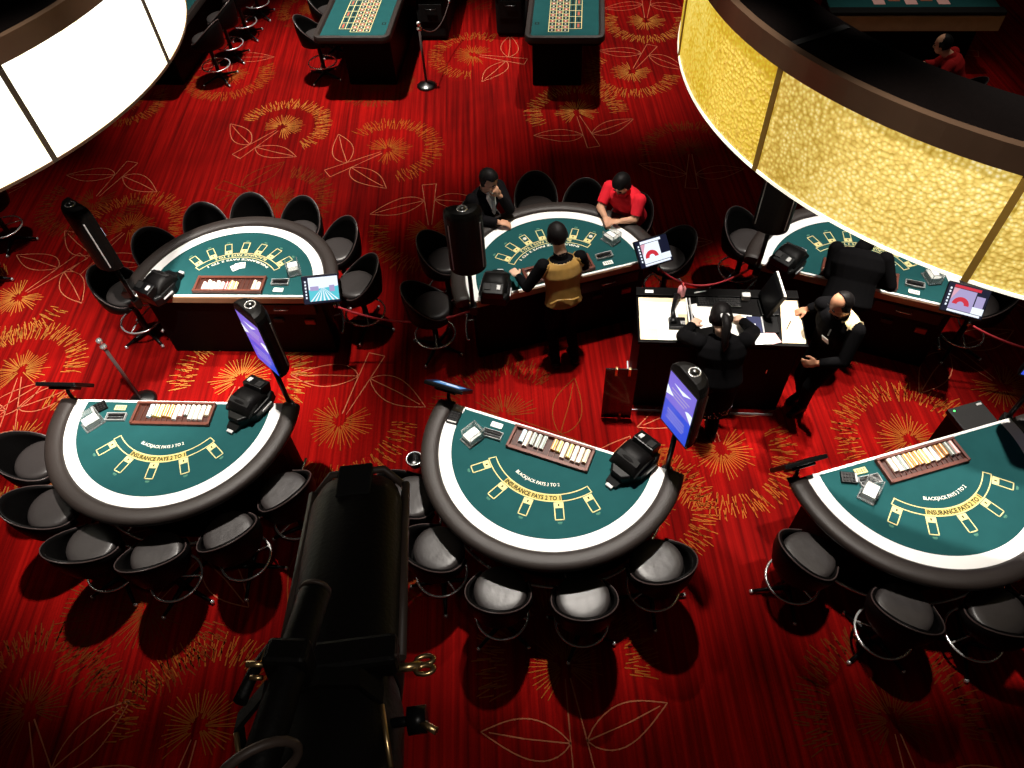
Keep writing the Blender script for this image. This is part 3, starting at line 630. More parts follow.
def make_monitor(kind, tilt):
    t = thing('dealer_monitor', '', 'monitor', group='dealer monitors on the table corners')
    # local: faces -y (dealer), tilt applied to the head
    mb = MB(); mb.box((0, .0, -.04), (.10, .05, .012)); mb.build('clamp', M['blackgloss'], t, .003)
    mb = MB(); mb.tube([(0, 0, -.045), (0, .0, .06), (0, -.02, .13)], [.018, .016, .014], 10); mb.build('arm', M['blackgloss'], t)
    R = Matrix.Rotation(-math.radians(tilt), 3, 'X'); c = Vector((0, -.03, .15))
    mb = MB(); mb.box(c, (.355, .035, .28), 0, R); hd = mb.build('screen_housing', M['blackgloss'], t, .008)
    mb = MB(); mb.box(c + R @ Vector((0, .028, 0)), (.20, .03, .16), 0, R); mb.build('rear_cover', M['blackgloss'], hd, .01)
    mb = MB()
    def q(x0, x1, z0, z1, m, d=0.0): mb.add([c + R @ Vector(p) for p in ((x0, -.0182 - d, z0), (x1, -.0182 - d, z0), (x1, -.0182 - d, z1), (x0, -.0182 - d, z1))], [(0, 1, 2, 3)], m)
    def poly(ps, m, d=.001): mb.add([c + R @ Vector((x, -.0182 - d, z)) for x, z in ps], [tuple(range(len(ps)))], m)
    q(-.17, .17, -.13, .13, 6 if kind == 'off' else 0)
    if kind == 'road':
        q(-.115, .165, -.11, .115, 2, .001); poly([(-.115, .0), (.165, .02), (.165, -.11), (-.115, -.11)], 1, .002)
        for k in range(7): x = -.11 + k * .042; poly([(.02, .02), (x, -.11), (x + .018, -.11)], 2, .003)
        q(.08, .13, -.03, .03, 3, .003); q(-.10, -.02, -.01, .03, 3, .003)
        for k in range(6): q(-.150, -.135, -.08 + k * .03, -.062 + k * .03, 2, .001)
    elif kind in ('pink', 'lilac'):
        bg = 2 if kind == 'pink' else 3
        q(-.12, .07, -.10, .09, bg, .001); q(-.12, .10, .095, .12, 2 if kind == 'pink' else 4, .001); q(-.12, .15, -.125, -.105, 2, .001)
        q(.08, .15, -.10, .06, 3 if kind == 'lilac' else 0, .001); q(.07, .165, -.10, -.04, 2, .002)
        fan = [(-.03 + .07 * math.cos(a), -.05 + .07 * math.sin(a)) for a in [PI * k / 12 for k in range(13)]] + [(-.03 + .03 * math.cos(a), -.05 + .03 * math.sin(a)) for a in [PI - PI * k / 12 for k in range(13)]]
        for k in range(12): poly([fan[k], fan[k + 1], fan[24 - k], fan[25 - k]], 4, .003)
        poly([(-.12, -.02), (-.07, .09), (-.12, .09)], 5, .002)
        for k in range(6): q(-.150, -.135, -.08 + k * .03, -.062 + k * .03, 2, .001)
    elif kind == 'blue':
        q(-.13, .12, -.08, .09, 1, .001); q(-.10, .02, .0, .04, 2, .002); q(-.06, .10, -.05, -.02, 2, .002)
    mb.build('display', [M['s_navy'], M['s_sky' if kind == 'blue' else 's_cyan'], M['s_white'], M['s_lilac'], M['s_red'], M['s_pink'], M['blackgloss']], hd)
    return t
for t, kind, lab, yaw in (('A', 'off', 'dark dealer monitor seen edge on at the front left table', 0), ('B', 'blue', 'tilted dealer monitor with pale blue display at the front centre table', .0), ('C', 'off', 'dark dealer monitor seen from behind at the front right table', 0),
                          ('D', 'road', 'lit monitor showing a cyan and white picture at the empty middle table', .15), ('E', 'pink', 'lit monitor with a white and pink display beside the red shirted man', .08), ('F', 'lilac', 'lit monitor with a red fan shape on lilac under the golden drum', -.05)):
    m_ = make_monitor(kind, dict(A=36, B=41, C=27).get(t, 48)); m_['label'] = lab; q = loc2w(t, {'E': .90, 'F': .885}.get(t, 1.0), -.045, TZ - .015 + (.03 if t in 'DEF' else 0)); m_.location = q; m_.rotation_euler = (0, 0, TAB[t][2] + yaw)

# chrome cup ring under the armrest of the front centre table
q = loc2w('B', 1.06, .545, .80)
ch = thing('cup_holder', 'chrome ringed cup holder clipped to the left of the front centre table', 'cup holder', q)
mb = MB(); mb.torus((0, 0, 0), .065, .007, 28, 8); mb.build('ring', M['chrome'], ch)
mb = MB(); mb.lathe([(.058, 0), (.054, -.08), (.001, -.08)], 24, cap=False); mb.build('cup', M['darksteel'], ch)

# ------------------------------------------------------------------ roulette tables
def make_roulette(mirror):
    t = thing('roulette_table', '', 'roulette table', group='roulette tables')
    s = -1 if mirror else 1
    def X(x): return x if s > 0 else 1.12 - x
    mb = MB(); W_, L_ = 1.12, 2.7
    def rr(ins, r, n=6):
        x0, y0, x1, y1 = ins, ins, W_ - ins, L_ - ins; out = []
        for cx, cy, a0 in ((x1 - r, y1 - r, 0), (x0 + r, y1 - r, 90), (x0 + r, y0 + r, 180), (x1 - r, y0 + r, 270)):
            for k in range(n + 1): a = math.radians(a0 + 90 * k / n); out.append((cx + r * math.cos(a), cy + r * math.sin(a)))
        return out
    mb.prism(rr(.085, .05), .84, .885, 0)
    Z = .8865; LW = .009
    def q(x0, x1, y0, y1, m, z=Z): mb.add([(X(x0), y0, z), (X(x1), y0, z), (X(x1), y1, z), (X(x0), y1, z)], [(0, 1, 2, 3) if s > 0 else (3, 2, 1, 0)], m)
    x0, xa, xm, x1 = .33, .42, .51, .79; y0, dy, n = .225, .088, 13
    for c_ in range(4): x = xm + (x1 - xm) * c_ / 3; q(x - LW / 2, x + LW / 2, y0, y0 + dy * n, 1)
    for r_ in range(n + 1): q(xm, x1, y0 + r_ * dy - LW / 2, y0 + r_ * dy + LW / 2, 1)
    for r_ in range(n):
        for c_ in range(3):
            a = xm + (x1 - xm) / 3 * c_; q(a + .016, a + .078, y0 + r_ * dy + .02, y0 + r_ * dy + .068, 2 if (r_ + c_) % 2 else 3)
            q(a + .036, a + .058, y0 + r_ * dy + .034, y0 + r_ * dy + .054, 4, Z + .001)
    for x in (x0, xa): q(x - LW / 2, x + LW / 2, y0 + dy, y0 + dy * n, 1)
    for k in range(7): yy = y0 + dy + k * dy * 2; q(x0, xm, yy - LW / 2, yy + LW / 2, 1)
    for k in range(6): q(x0 + .03, x0 + .06, y0 + dy * (1.4 + 2 * k), y0 + dy * (2.6 + 2 * k), 3 if k % 2 else 2); q(xa + .03, xa + .06, y0 + dy * (1.3 + 2 * k), y0 + dy * (2.7 + 2 * k), 3)
    q(.93, .99, .43, .50, 3); q(.945, .975, .445, .485, 0, Z + .001)
    mb.build('felt_top', [M['felt'], M['print_y'], M['cellred'], M['cellblack'], M['print_w']], t)
    o_, i_ = rr(0, .12), rr(.09, .05); n = len(o_); mb = MB(); R = []
    for (ax, ay), (bx, by) in zip(o_, i_): R.append([(ax, ay, .87), (ax * .9 + bx * .1, ay * .9 + by * .1, .915), (ax * .3 + bx * .7, ay * .3 + by * .7, .918), (bx, by, .888), (bx, by, .83), (ax, ay, .83)])
    mb.rings(R, 0, closed=True, smooth=False); mb.build('armrest', M['rail'], t, .006)
    b0, b1 = (.30, 1.03)
    mb = MB(); mb.box(((X(b0) + X(b1)) / 2, 1.45, .42), (abs(b1 - b0), 2.2, .84)); mb.build('cabinet', M['black'], t, .02)
    mb = MB(); mb.prism(rr(.04, .1), .78, .835, 0); mb.build('underframe', M['black'], t)
    return t
rl = make_roulette(False); rl.location = (-2.54, 10.40, 0); rl.rotation_euler = (0, 0, -.119); rl['label'] = 'green roulette table at the top with stools on its left'
rr_ = make_roulette(True); rr_.location = (.45, 10.04, 0); rr_.rotation_euler = (0, 0, -.12); rr_['label'] = 'green roulette table at the top right of the rope stand'
rx = dup(rr_); rx.location = (-5.68, 10.76, 0); rx.rotation_euler = (0, 0, -.145); rx['label'] = 'roulette table corner peeking out behind the white drum lamp'
for x, y, a, lab in ((-2.60, 10.98, -1.6, 'black stool nearest the front of the left roulette table'), (-2.50, 11.72, -1.7, 'black stool second from the front of the left roulette table'),
                     (-4.25, 11.08, 1.2, 'black stool lowest of those beside the white drum lamp'), (-4.16, 11.72, 1.3, 'black stool second up beside the white drum lamp'), (-4.06, 12.42, 1.3, 'black stool third up beside the white drum lamp'), (-3.96, 13.1, 1.3, 'black stool topmost beside the white drum lamp'),
                     (-6.15, 7.45, .6, 'dark stool in the shade below the white drum lamp, upper one'), (-6.2, 6.75, .5, 'dark stool in the shade below the white drum lamp, lower one')):
    put_stool(x, y, a, lab)
def dark_cabinet(x, y, rz, lab):
    t = thing('side_cabinet', lab, 'cabinet', (x, y, 0), rz, 'black cabinets beside the roulette tables')
    mb = MB(); mb.box((0, 0, .33), (.48, 1.5, .62)); mb.build('body', M['blackmatt'], t, .06, 4)
    mb = MB(); mb.box((0, 0, .67), (.52, 1.54, .06)); mb.build('top', M['black'], t, .03, 3)
    mb = MB(); mb.box((0, -.755, .45), (.36, .02, .28)); dr = mb.build('door', M['blackmatt'], t, .006)
    mb = MB(); mb.tube([(-.08, -.76, .52), (-.08, -.785, .52), (.08, -.785, .52), (.08, -.76, .52)], .007, 8); mb.build('handle', M['darksteel'], dr)
dark_cabinet(-.84, 12.66, -.12, 'black cabinet on the right side of the left roulette table'); dark_cabinet(.42, 12.62, -.12, 'black cabinet on the left side of the right roulette table')

# ------------------------------------------------------------------ rope stands and ropes
def make_stand():
    t = thing('rope_stand', '', 'rope stand', group='brass and steel rope stands')
    mb = MB(); mb.lathe([(.001, 0), (.145, 0), (.15, .012), (.12, .035), (.05, .055), (.02, .065), (.001, .066)], 32); mb.build('base', M['darksteel'], t)
    mb = MB(); mb.cyl((0, 0, .06), (0, 0, .90), .017, n=14); mb.build('post', M['piping'], t)
    mb = MB(); mb.lathe([(.001, .855), (.03, .855), (.033, .872), (.03, .89), (.016, .90), (.016, .92), (.024, .935), (.030, .955), (.024, .975), (.001, .985)], 18); mb.build('finial', M['chrome'], t)
    return t
st = make_stand(); place(st, (-1.02, 10.55, 0), 0, 'rope stand with a shiny round base by the left roulette table', True)
place(st, (-3.84, 4.77, 0), 0, 'rope stand behind the front left table', False)
def rope(name, p0, p1, sag, lab, r=.011, m='rope'):
    p0, p1 = Vector(p0), Vector(p1); t = thing(name, lab, 'rope', p0, 0, 'red barrier ropes'); pts = []
    for k in range(17): f = k / 16; q = (p1 - p0) * f; q.z -= sag * 4 * f * (1 - f); pts.append(q)
    mb = MB(); mb.tube(pts, r, 8); mb.build('cord', M[m], t)
    for q in (pts[0], pts[-1]): mb = MB(); mb.cyl(q - Vector((0, 0, .025)), q + Vector((0, 0, .03)), .014, n=10); mb.build('hook', M['chrome'], t)
rope('barrier_rope', (1.56, 5.50, .76), (2.50, 5.40, .80), .26, 'red rope sagging between the players table and the drum table')
rope('barrier_rope', (-1.72, 5.24, .76), (-.36, 5.06, .76), .20, 'red rope between the empty middle table and the players table')
rope('barrier_rope', (4.32, 4.52, .74), (5.9, 4.0, .76), .22, 'red rope running off to the right from the drum table')
rope('barrier_rope', (-1.0, 10.55, .90), (-.62, 11.80, .66), .22, 'thin rope running back from the shiny based rope stand', .007, 'piping')

# ------------------------------------------------------------------ pit desk with its things
DO, DA = Vector((1.15, 4.28, 0)), -.118
def dk(x, y, z=0): return Vector((DO.x + x * math.cos(DA) - y * math.sin(DA), DO.y + x * math.sin(DA) + y * math.cos(DA), z))
dt = thing('pit_desk', 'black standing desk with pale maple top panels', 'desk', DO, DA)
DH = 1.05
mb = MB(); mb.box((.73, .36, .51), (1.42, .58, 1.02)); mb.build('body', M['black'], dt, .01)
mb = MB(); mb.box((.73, .335, 1.028), (1.48, .67, .036)); mb.build('desktop', M['black'], dt, .006)
mb = MB(); mb.box((.73, .615, 1.055), (1.48, .10, .03)); mb.build('back_ledge', M['black'], dt, .004)
mb = MB(); mb.box((.225, .285, 1.048), (.43, .52, .006)); mb.build('maple_panel', M['maple'], dt)
mb = MB(); mb.prism([(1.245, .03), (1.45, .03), (1.452, .55), (1.30, .55)], 1.045, 1.051); mb.build('maple_panel', M['maple'], dt)
for x in (.452, .482): mb = MB(); mb.box((x, .34, 1.057), (.012, .40, .022), 0, Matrix.Rotation(.03, 3, 'Z')); mb.build('divider_strip', M['paper'] if x < .46 else M['lightgrey'], dt)
mb = MB(); mb.box((.70, .006, .012), (1.40, .012, .024)); mb.box((.0, .33, .012), (.012, .60, .024)); mb.build('kick_strip', M['lightgrey'], dt)
for x in (.36, .72, 1.08): mb = MB(); mb.box((x, .066, .62), (.33, .014, .62)); d_ = mb.build('door', M['black'], dt, .005); mb = MB(); mb.box((x + .13, .055, .62), (.012, .012, .06)); mb.build('knob', M['chrome'], d_, .004)
def lay(name, x, y, w_, h_, rz, m, lab, cat, z=DH + .002, th=.0012):
    mb = MB(); mb.box((0, 0, th / 2), (w_, h_, th)); o = mb.build(name, m); o.location = dk(x, y, z); o.rotation_euler = (0, 0, DA + rz); return tag(o, lab, cat)
lay('paper_sheet', .195, .32, .33, .33, .0, M['paper'], 'large white sheet covering the left panel of the pit desk', 'paper')
lay('paper_sheet', .29, .085, .24, .12, .02, M['paper'], 'white sheet along the front of the left desk panel', 'paper')
lay('paper_sheet', .39, .42, .10, .16, .02, M['paper'], 'small white sheet under the pink bottle', 'paper', DH + .004)
lay('paper_sheet', .62, .35, .24, .30, .28, M['paper'], 'white sheet under the left hand of the woman with the ponytail', 'paper', DH + .002)
lay('paper_sheet', .90, .22, .21, .28, -.12, M['paper'], 'white sheet under the right hand of the woman with the ponytail', 'paper', DH + .002)
lay('paper_sheet', 1.375, .13, .10, .13, .05, M['paper'], 'small white note on the right desk panel', 'paper', DH + .0025)
lay('paper_sheet', 1.08, .07, .16, .13, .1, M['paper'], 'white slip in front of the navy folder', 'paper', DH + .002)
lay('paper_sheet', 1.17, .085, .09, .14, .35, M['c_pink'], 'pinkish slip in front of the navy folder', 'paper', DH + .004)
lay('label_card', .11, .607, .075, .035, 0, M['paper'], 'small white label on the back ledge of the desk', 'label', 1.0705)
# phone handset on its cradle
ph = thing('desk_phone', 'black phone with a curved handset on the white papers', 'phone', dk(.305, .36, DH + .0035), DA)
mb = MB(); mb.box((.035, -.15, .02), (.15, .13, .034)); mb.build('cradle', M['blackgloss'], ph, .01)
mb = MB(); mb.tube([(.0, -.13, .065), (-.005, -.05, .075), (.015, .05, .075), (.045, .14, .065)], [.026, .018, .018, .026], 12); hs = mb.build('handset', M['blackgloss'], ph)
mb = MB(); mb.ell((.05, .16, .045), (.036, .036, .03)); mb.build('earpiece', M['blackgloss'], hs); mb = MB(); mb.ell((-.002, -.145, .05), (.036, .034, .026)); mb.build('mouthpiece', M['blackgloss'], hs)
mb = MB()
for i in range(3):
    for j in range(3): mb.box((.07 + i * .016, -.175 + j * .016, .039), (.010, .010, .004))
mb.build('keys', M['lightgrey'], ph)
bt = thing('sanitizer_bottle', 'pink pump bottle at the back of the pit desk', 'bottle', dk(.40, .57, 1.0715), DA)
mb = MB(); mb.lathe([(.001, 0), (.034, 0), (.036, .01), (.036, .085), (.026, .105), (.012, .112), (.001, .112)], 20); mb.build('body', M['pink'], bt)
mb = MB(); mb.cyl((0, 0, .11), (0, 0, .15), .008, n=10); mb.tube([(0, 0, .15), (.0, -.03, .152), (0, -.04, .145)], [.012, .007, .005], 8); mb.build('pump', M['c_red'], bt)
pn = thing('pen', 'pale pen lying on the back ledge of the pit desk', 'pen', dk(.58, .61, 1.0775), DA + .25)
mb = MB(); mb.tube([(-.06, 0, 0), (-.055, 0, 0), (.05, 0, 0), (.065, 0, 0)], [.003, .006, .006, .001], 10); mb.build('barrel', M['lightgrey'], pn); mb = MB(); mb.box((-.03, .006, .004), (.035, .002, .004)); mb.build('clip', M['chrome'], pn)
pn2 = thing('pen', 'dark pen lying across the right maple panel', 'pen', dk(1.33, .24, DH + .0065), DA + 1.1)
mb = MB(); mb.tube([(-.06, 0, 0), (-.055, 0, 0), (.05, 0, 0), (.065, 0, 0)], [.002, .005, .005, .001], 10); mb.build('barrel', M['blackgloss'], pn2)
kb = thing('keyboard', 'black keyboard behind the white sheets on the desk', 'keyboard', dk(.74, .50, DH - .004), DA)
mb = MB(); mb.box((0, 0, .012), (.40, .11, .018)); mb.build('base', M['blackgloss'], kb, .004)
mb = MB()
for r_ in range(4):
    for c_ in range(14): mb.box((-.175 + c_ * .027, -.036 + r_ * .024, .024), (.021, .018, .006))
mb.build('keys', M['grey'], kb)
mn = thing('desk_monitor', 'black flat monitor with a pale right edge standing on the pit desk', 'monitor', dk(1.18, .45, DH - .002), DA - 1.50)
mb = MB(); mb.box((0, 0, .008), (.20, .16, .016)); mb.build('base', M['blackgloss'], mn, .004)
mb = MB(); mb.cyl((0, .02, .01), (0, .02, .14), .018, n=12); mb.build('neck', M['blackgloss'], mn)
Rm = Matrix.Rotation(math.radians(-18), 3, 'X')
mb = MB(); mb.box((0, .0, .17), (.32, .04, .28), 0, Rm); hd = mb.build('screen_housing', M['blackgloss'], mn, .006)
mb = MB(); mb.box(Vector((0, 0, .17)) + Rm @ Vector((0, .0, .143)), (.32, .020, .008), 0, Rm); mb.build('edge_trim', M['paper'], hd)
mb = MB(); mb.box(Vector((0, 0, .17)) + Rm @ Vector((0, -.022, .0)), (.29, .003, .24), 0, Rm); mb.build('display', M['blackgloss'], hd)
bk = thing('ring_binder', 'navy folder lying open at the front of the pit desk', 'folder', dk(1.10, .235, DH - .003), DA)
for s, m_ in ((-1, 'navy'), (1, 'blackgloss')): mb = MB(); mb.box((s * .068, 0, .008), (.13, .19, .012), 0, Matrix.Rotation(-s * .07, 3, 'Y')); mb.build('cover', M[m_], bk, .002)
mb = MB(); mb.box((0, 0, .010), (.012, .19, .012)); mb.build('spine', M['lightgrey'], bk, .002)
mb = MB(); mb.box((-.08, -.02, .0155), (.035, .05, .001)); mb.build('label', M['paper'], bk)
bx = thing('card_box', 'small white box beside the desk monitor', 'box', dk(.985, .555, DH - .004), DA)
mb = MB(); mb.box((0, 0, .03), (.07, .05, .06)); mb.build('carton', M['paper'], bx, .002); mb = MB(); mb.box((0, 0, .063), (.074, .054, .008)); mb.build('lid', M['lightgrey'], bx, .002)
tp = thing('tinted_panel', 'dark tinted panel with brass clips at the left of the pit desk', 'panel', (.86, 4.215, 0), -.118)
mb = MB(); mb.box((.145, 0, .40), (.29, .012, .76)); mb.build('sheet', M['tinted'], tp, .002)
for z in (.05, .74):
    for x in (.10, .22)[: 2 if z > .5 else 1]: mb = MB(); mb.box((x + (.08 if z < .5 else 0), 0, z), (.022, .03, .10)); mb.build('clip', M['brass'], tp, .003)

# ------------------------------------------------------------------ drum lamps
def drum(name, label, cx, cy, r, z0, z1, z2, panelm, seams, seam_m, rim):
    t = thing(name, label, 'ceiling lamp', (cx, cy, z0), 0, 'giant drum lamps')
    n = 128; H = z1 - z0; T = z2 - z0; wd = .47
    def shell(ra, rb, za, zb, m, nm, par=t, cap=True, mi=0):
        mb = MB(); R = []
        for k in range(n): a = 2 * PI * k / n; c, s = math.cos(a), math.sin(a); R.append([(ra * c, ra * s, za), (ra * c, ra * s, zb), (rb * c, rb * s, zb), (rb * c, rb * s, za)])
        mb.rings(R, 0, closed=True, smooth=False); o = mb.build(nm, m, par)
        return o
    for i, ad in enumerate(seams):
        a0, a1 = math.radians(ad), math.radians(seams[i + 1] if i + 1 < len(seams) else seams[0] + 360); mb = MB(); R = []
        for k in range(13): a = a0 + (a1 - a0) * k / 12; c, s = math.cos(a), math.sin(a); R.append([(r * c, r * s, .02), (r * c, r * s, H), ((r - .03) * c, (r - .03) * s, H), ((r - .03) * c, (r - .03) * s, .02)])
        mb.rings(R, 0, smooth=False); mb.build('shade_panel', panelm[i % len(panelm)], t)
    shell(r + .012, r - .04, H, T, M['bronze'], 'top_band')
    shell(r + .008, r - .04, -.002, .02, M['rim_light'] if rim else M['bronze'], 'bottom_rim')
    top = shell(r - .04, r - wd, T - .06, T - .012, M['drumtop'], 'top_cover')
    shell(r - wd, r - wd - .03, .0, T - .012, M['drumtop'], 'inner_wall')
    shell(r - .04, r - wd, .0, .03, M['drumtop'], 'bottom_cover')
    for ad in seams:
        a = math.radians(ad); Rz = Matrix.Rotation(a, 3, 'Z')
        mb = MB(); mb.box(Rz @ Vector((r + .002, 0, H / 2)), (.016, .042, H), 0, Rz); mb.build('panel_seam', seam_m, t)
        mb = MB(); mb.box(Rz @ Vector((r - wd / 2 - .02, 0, T - .010)), (wd - .04, .05, .01), 0, Rz); mb.build('cover_seam', M['blackmatt'], top)
    for a in ((-.5, .15, .7) if rim else (2.3, 3.1, 3.9)):
        c_, s_ = math.cos(a), math.sin(a); mb = MB(); mb.cyl(((r - .2) * c_, (r - .2) * s_, T - .02), ((r - .2) * c_, (r - .2) * s_, 9.2 - z0), .018, n=8); mb.build('suspension_rod', M['blackmatt'], t)
    return t
gs = [-155.9 + 29.9 * k for k in range(12)]; ws = [-36.7 + 30.3 * k for k in range(12)]
drum('drum_lamp', 'huge ring lamp with golden dimpled panels at the top right', 4.501, 5.505, 2.971, 2.80, 3.55, 3.70, [M['drum_gold'], M['drum_gold'], M['drum_gold'], M['drum_gold'], M['drum_gold'], M['drum_gold'], M['drum_gold'], M['drum_gold'], M['drum_gold'], M['drum_gold'], M['drum_amber'], M['drum_amber']], gs, M['seam'], True)
drum('drum_lamp', 'huge glowing white ring lamp at the top left', -5.544, 6.56, 2.768, 2.80, 3.55, 3.70, [M['drum_white']], ws, M['seam_dark'], False)

# ------------------------------------------------------------------ stage spotlight and pipe close to the camera
P0, P1 = Vector((-.368, .912, 4.515)), Vector((-.318, .169, 4.759))
ax = (P0 - P1).normalized(); sx = ax.cross(Vector((0, 0, 1))).normalized(); sz = sx.cross(ax)
def sp(u, v, wq): return P1 + ax * u + sx * (v + .004) + sz * wq      # along the barrel, across (+ = right), up
LB = (P0 - P1).length - .03
sl = bpy.data.objects.new('stage_spotlight', None); COL.objects.link(sl); tag(sl, 'black stage spotlight pointing down in front of the camera', 'spotlight')
def barrel(prof, wd, hd, u0, u1, m, nm, k=20, par=sl):
    mb = MB(); R = []
    for u, s in prof: R.append([sp(u, wd * s * math.copysign(abs(math.cos(a)) ** .75, math.cos(a)), hd * s * math.copysign(abs(math.sin(a)) ** .75, math.sin(a))) for a in [2 * PI * j / k for j in range(k)]])
    mb.rings(R, 0); return mb.build(nm, m, par, .004)
barrel([(.22, .97), (.26, 1.0), (LB - .10, .99), (LB - .045, .86), (LB - .04, .80)], .106, .10, 0, 0, M['fixture'], 'barrel')
barrel([(-.12, .9), (.0, .97), (.18, .97), (.24, .85)], .112, .105, 0, 0, M['fixture'], 'lamp_housing')
for s in (-1, 1):
    mb = MB(); mb.tube([sp(.26, s * .107, .03), sp(LB - .03, s * .105, .03)], .010, 8); mb.build('side_rail', M['fixture_edge_lit'], sl)
mb = MB(); mb.tube([sp(LB - .03, -.105, .02), sp(LB - .005, -.06, .06), sp(LB - .005, .06, .06), sp(LB - .03, .105, .02)], .009, 8)
mb.build('gel_frame', M['fixture_edge_lit'], sl)
Rb = Matrix((sx, ax, sz)).transposed()
mb = MB(); mb.box(sp(LB - .075, .004, .090), (.074, .10, .022), 0, Rb); mb.build('focus_tab', M['blackmatt'], sl, .004)
mb = MB(); mb.box(sp(.225, .018, .090), (.19, .06, .045), 0, Rb); mb.build('yoke_collar', M['fixture'], sl, .01)
mb = MB(); pts = [sp(.085, -.125, .06), sp(.135, -.135, .09), sp(.16, -.09, .125), sp(.165, .0, .135), sp(.16, .06, .128), sp(.14, .092, .105), sp(.055, .105, .075)]
for s in (-1, 1): pass
R = []
for k, q in enumerate(pts):
    a = pts[max(0, k - 1)]; b = pts[min(len(pts) - 1, k + 1)]; d = (b - a).normalized(); nn = d.cross(ax).normalized()
    R.append([q - ax * .016 - nn * .004, q + ax * .016 - nn * .004, q + ax * .016 + nn * .004, q - ax * .016 + nn * .004])
mb.rings(R, 0, smooth=False); yk = mb.build('yoke', M['fixture'], sl)
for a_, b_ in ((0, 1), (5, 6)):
    mb = MB(); mb.tube([pts[a_] - ax * .017, pts[b_] - ax * .017], .0045, 6); mb.build('lit_edge', M['brass'], yk)  # light catching the yoke edge, painted on as brass-coloured strips
def knob(u, v, wq, sgn, nm, m1):
    mb = MB(); mb.cyl(sp(u, v, wq), sp(u, v + sgn * .05, wq), .008, n=10); k_ = mb.build(nm, M[m1], sl); return k_
kk = knob(.225, .095, .05, 1, 'wing_bolt', 'brass')
mb = MB()
for s in (-1, 1): mb.tube([sp(.225 + s * .0095 + .0085 * math.cos(a), .152 + .0155 * math.sin(a), .05) for a in [2 * PI * j / 16 for j in range(16)]], .0045, 6, 0, True)
mb.build('wing', M['brass'], kk)
kk = knob(.125, .095, .05, 1, 'locking_knob', 'blackgloss'); mb = MB(); mb.cyl(sp(.125, .125, .05), sp(.125, .155, .05), .022, n=10); mb.build('grip', M['blackgloss'], kk)
mb = MB(); mb.cyl(sp(.115, .145, .06), sp(.095, .172, .06), .006, n=8); mb.build('lever', M['brass'], kk)
# pipe with its clamp
pp0, pp1 = Vector((-.345, .497, 4.863)), Vector((-.371, .181, 4.958)); pd = (pp0 - pp1).normalized()
pp = bpy.data.objects.new('lighting_pipe', None); COL.objects.link(pp); tag(pp, 'black capped pipe clamped to the left of the stage spotlight', 'pipe')
mb = MB(); mb.tube([pp1 - pd * .5, pp0 - pd * .012, pp0 - pd * .004, pp0], [.026, .026, .0245, .022], 22); mb.build('tube', M['fixture'], pp)
mb = MB(); mb.tube([pp0 - pd * .001, pp0 + pd * .006], [.0265, .0255], 22); mb.build('end_cap', M['fixture_edge_lit'], pp)
px = pd.cross(Vector((0, 0, 1))).normalized(); pz = px.cross(pd); Rp = Matrix((px, pd, pz)).transposed()
def pq(u, v, wq): return pp1 + pd * u + px * v + pz * wq
cl = bpy.data.objects.new('pipe_clamp', None); COL.objects.link(cl); tag(cl, 'black clamp with brass bolts gripping the pipe beside the spotlight', 'clamp')
mb = MB(); mb.box(pq(.20, -.004, .0), (.066, .045, .066), 0, Rp); mb.build('jaw', M['fixture'], cl, .008)
mb = MB(); mb.tube([pq(.235, -.050, -.01), pq(.19, -.058, -.01), pq(.14, -.062, -.01)], [.004, .010, .011], 8); mb.build('arm', M['fixture'], cl)
mb = MB(); mb.cyl(pq(.185, -.035, .015), pq(.185, -.062, .015), .005, n=10); bl = mb.build('bolt', M['brass'], cl); mb = MB(); mb.box(pq(.20, -.038, .015), (.006, .024, .010), 0, Rp); mb.build('bolt_tab', M['brass'], bl)
mb = MB(); mb.cyl(pq(.165, -.032, .012), pq(.165, -.05, .012), .004, n=10); mb.build('bolt', M['brass'], cl)
mb = MB(); R = []
for j in range(20): a = 2 * PI * j / 20; R.append(pq(.04 + .03 * math.cos(a), .045 * math.cos(a), .045 * math.sin(a)))
mb.tube(R, .007, 8, 0, True); mb.build('cable_tie', M['fixture_edge_lit'], cl)

# ------------------------------------------------------------------ people
def ik(s, h, l1, l2, pole):
    s, h = Vector(s), Vector(h); d = h - s; L = min(d.length, (l1 + l2) * .999); n = d.normalized()
    a = (l1 * l1 - l2 * l2 + L * L) / (2 * L); b = math.sqrt(max(0, l1 * l1 - a * a)); p = Vector(pole); p = (p - n * p.dot(n)).normalized()
    return s + n * a + p * b
class Body:
    def __init__(s): s.mb = MB(); s.seg = []
    def cap(s, p0, p1, r0, r1, tagn, flat=1.0):
        p0, p1 = Vector(p0), Vector(p1); s.mb.tube([p0, p1], [r0, r1], 12); s.mb.ell(p0, (r0,) * 3, None, 12); s.mb.ell(p1, (r1,) * 3, None, 12); s.seg.append((p0, p1, r0, r1, tagn))
    def loft(s, secs, tagn):
        # secs: (centre, right axis, front axis, half width, half depth)
        s.mb.rings([[c + r * (w_ * math.cos(a)) + f * (d_ * math.sin(a)) for a in [2 * PI * j / 18 for j in range(18)]] for c, r, f, w_, d_ in secs], 0)
        for (c, r, f, w_, d_), (c2, r2, f2, w2, d2) in zip(secs[:-1], secs[1:]):
            for k in (-.55, 0, .55): s.seg.append((c + r * w_ * k, c2 + r2 * w2 * k, d_, d2, tagn))
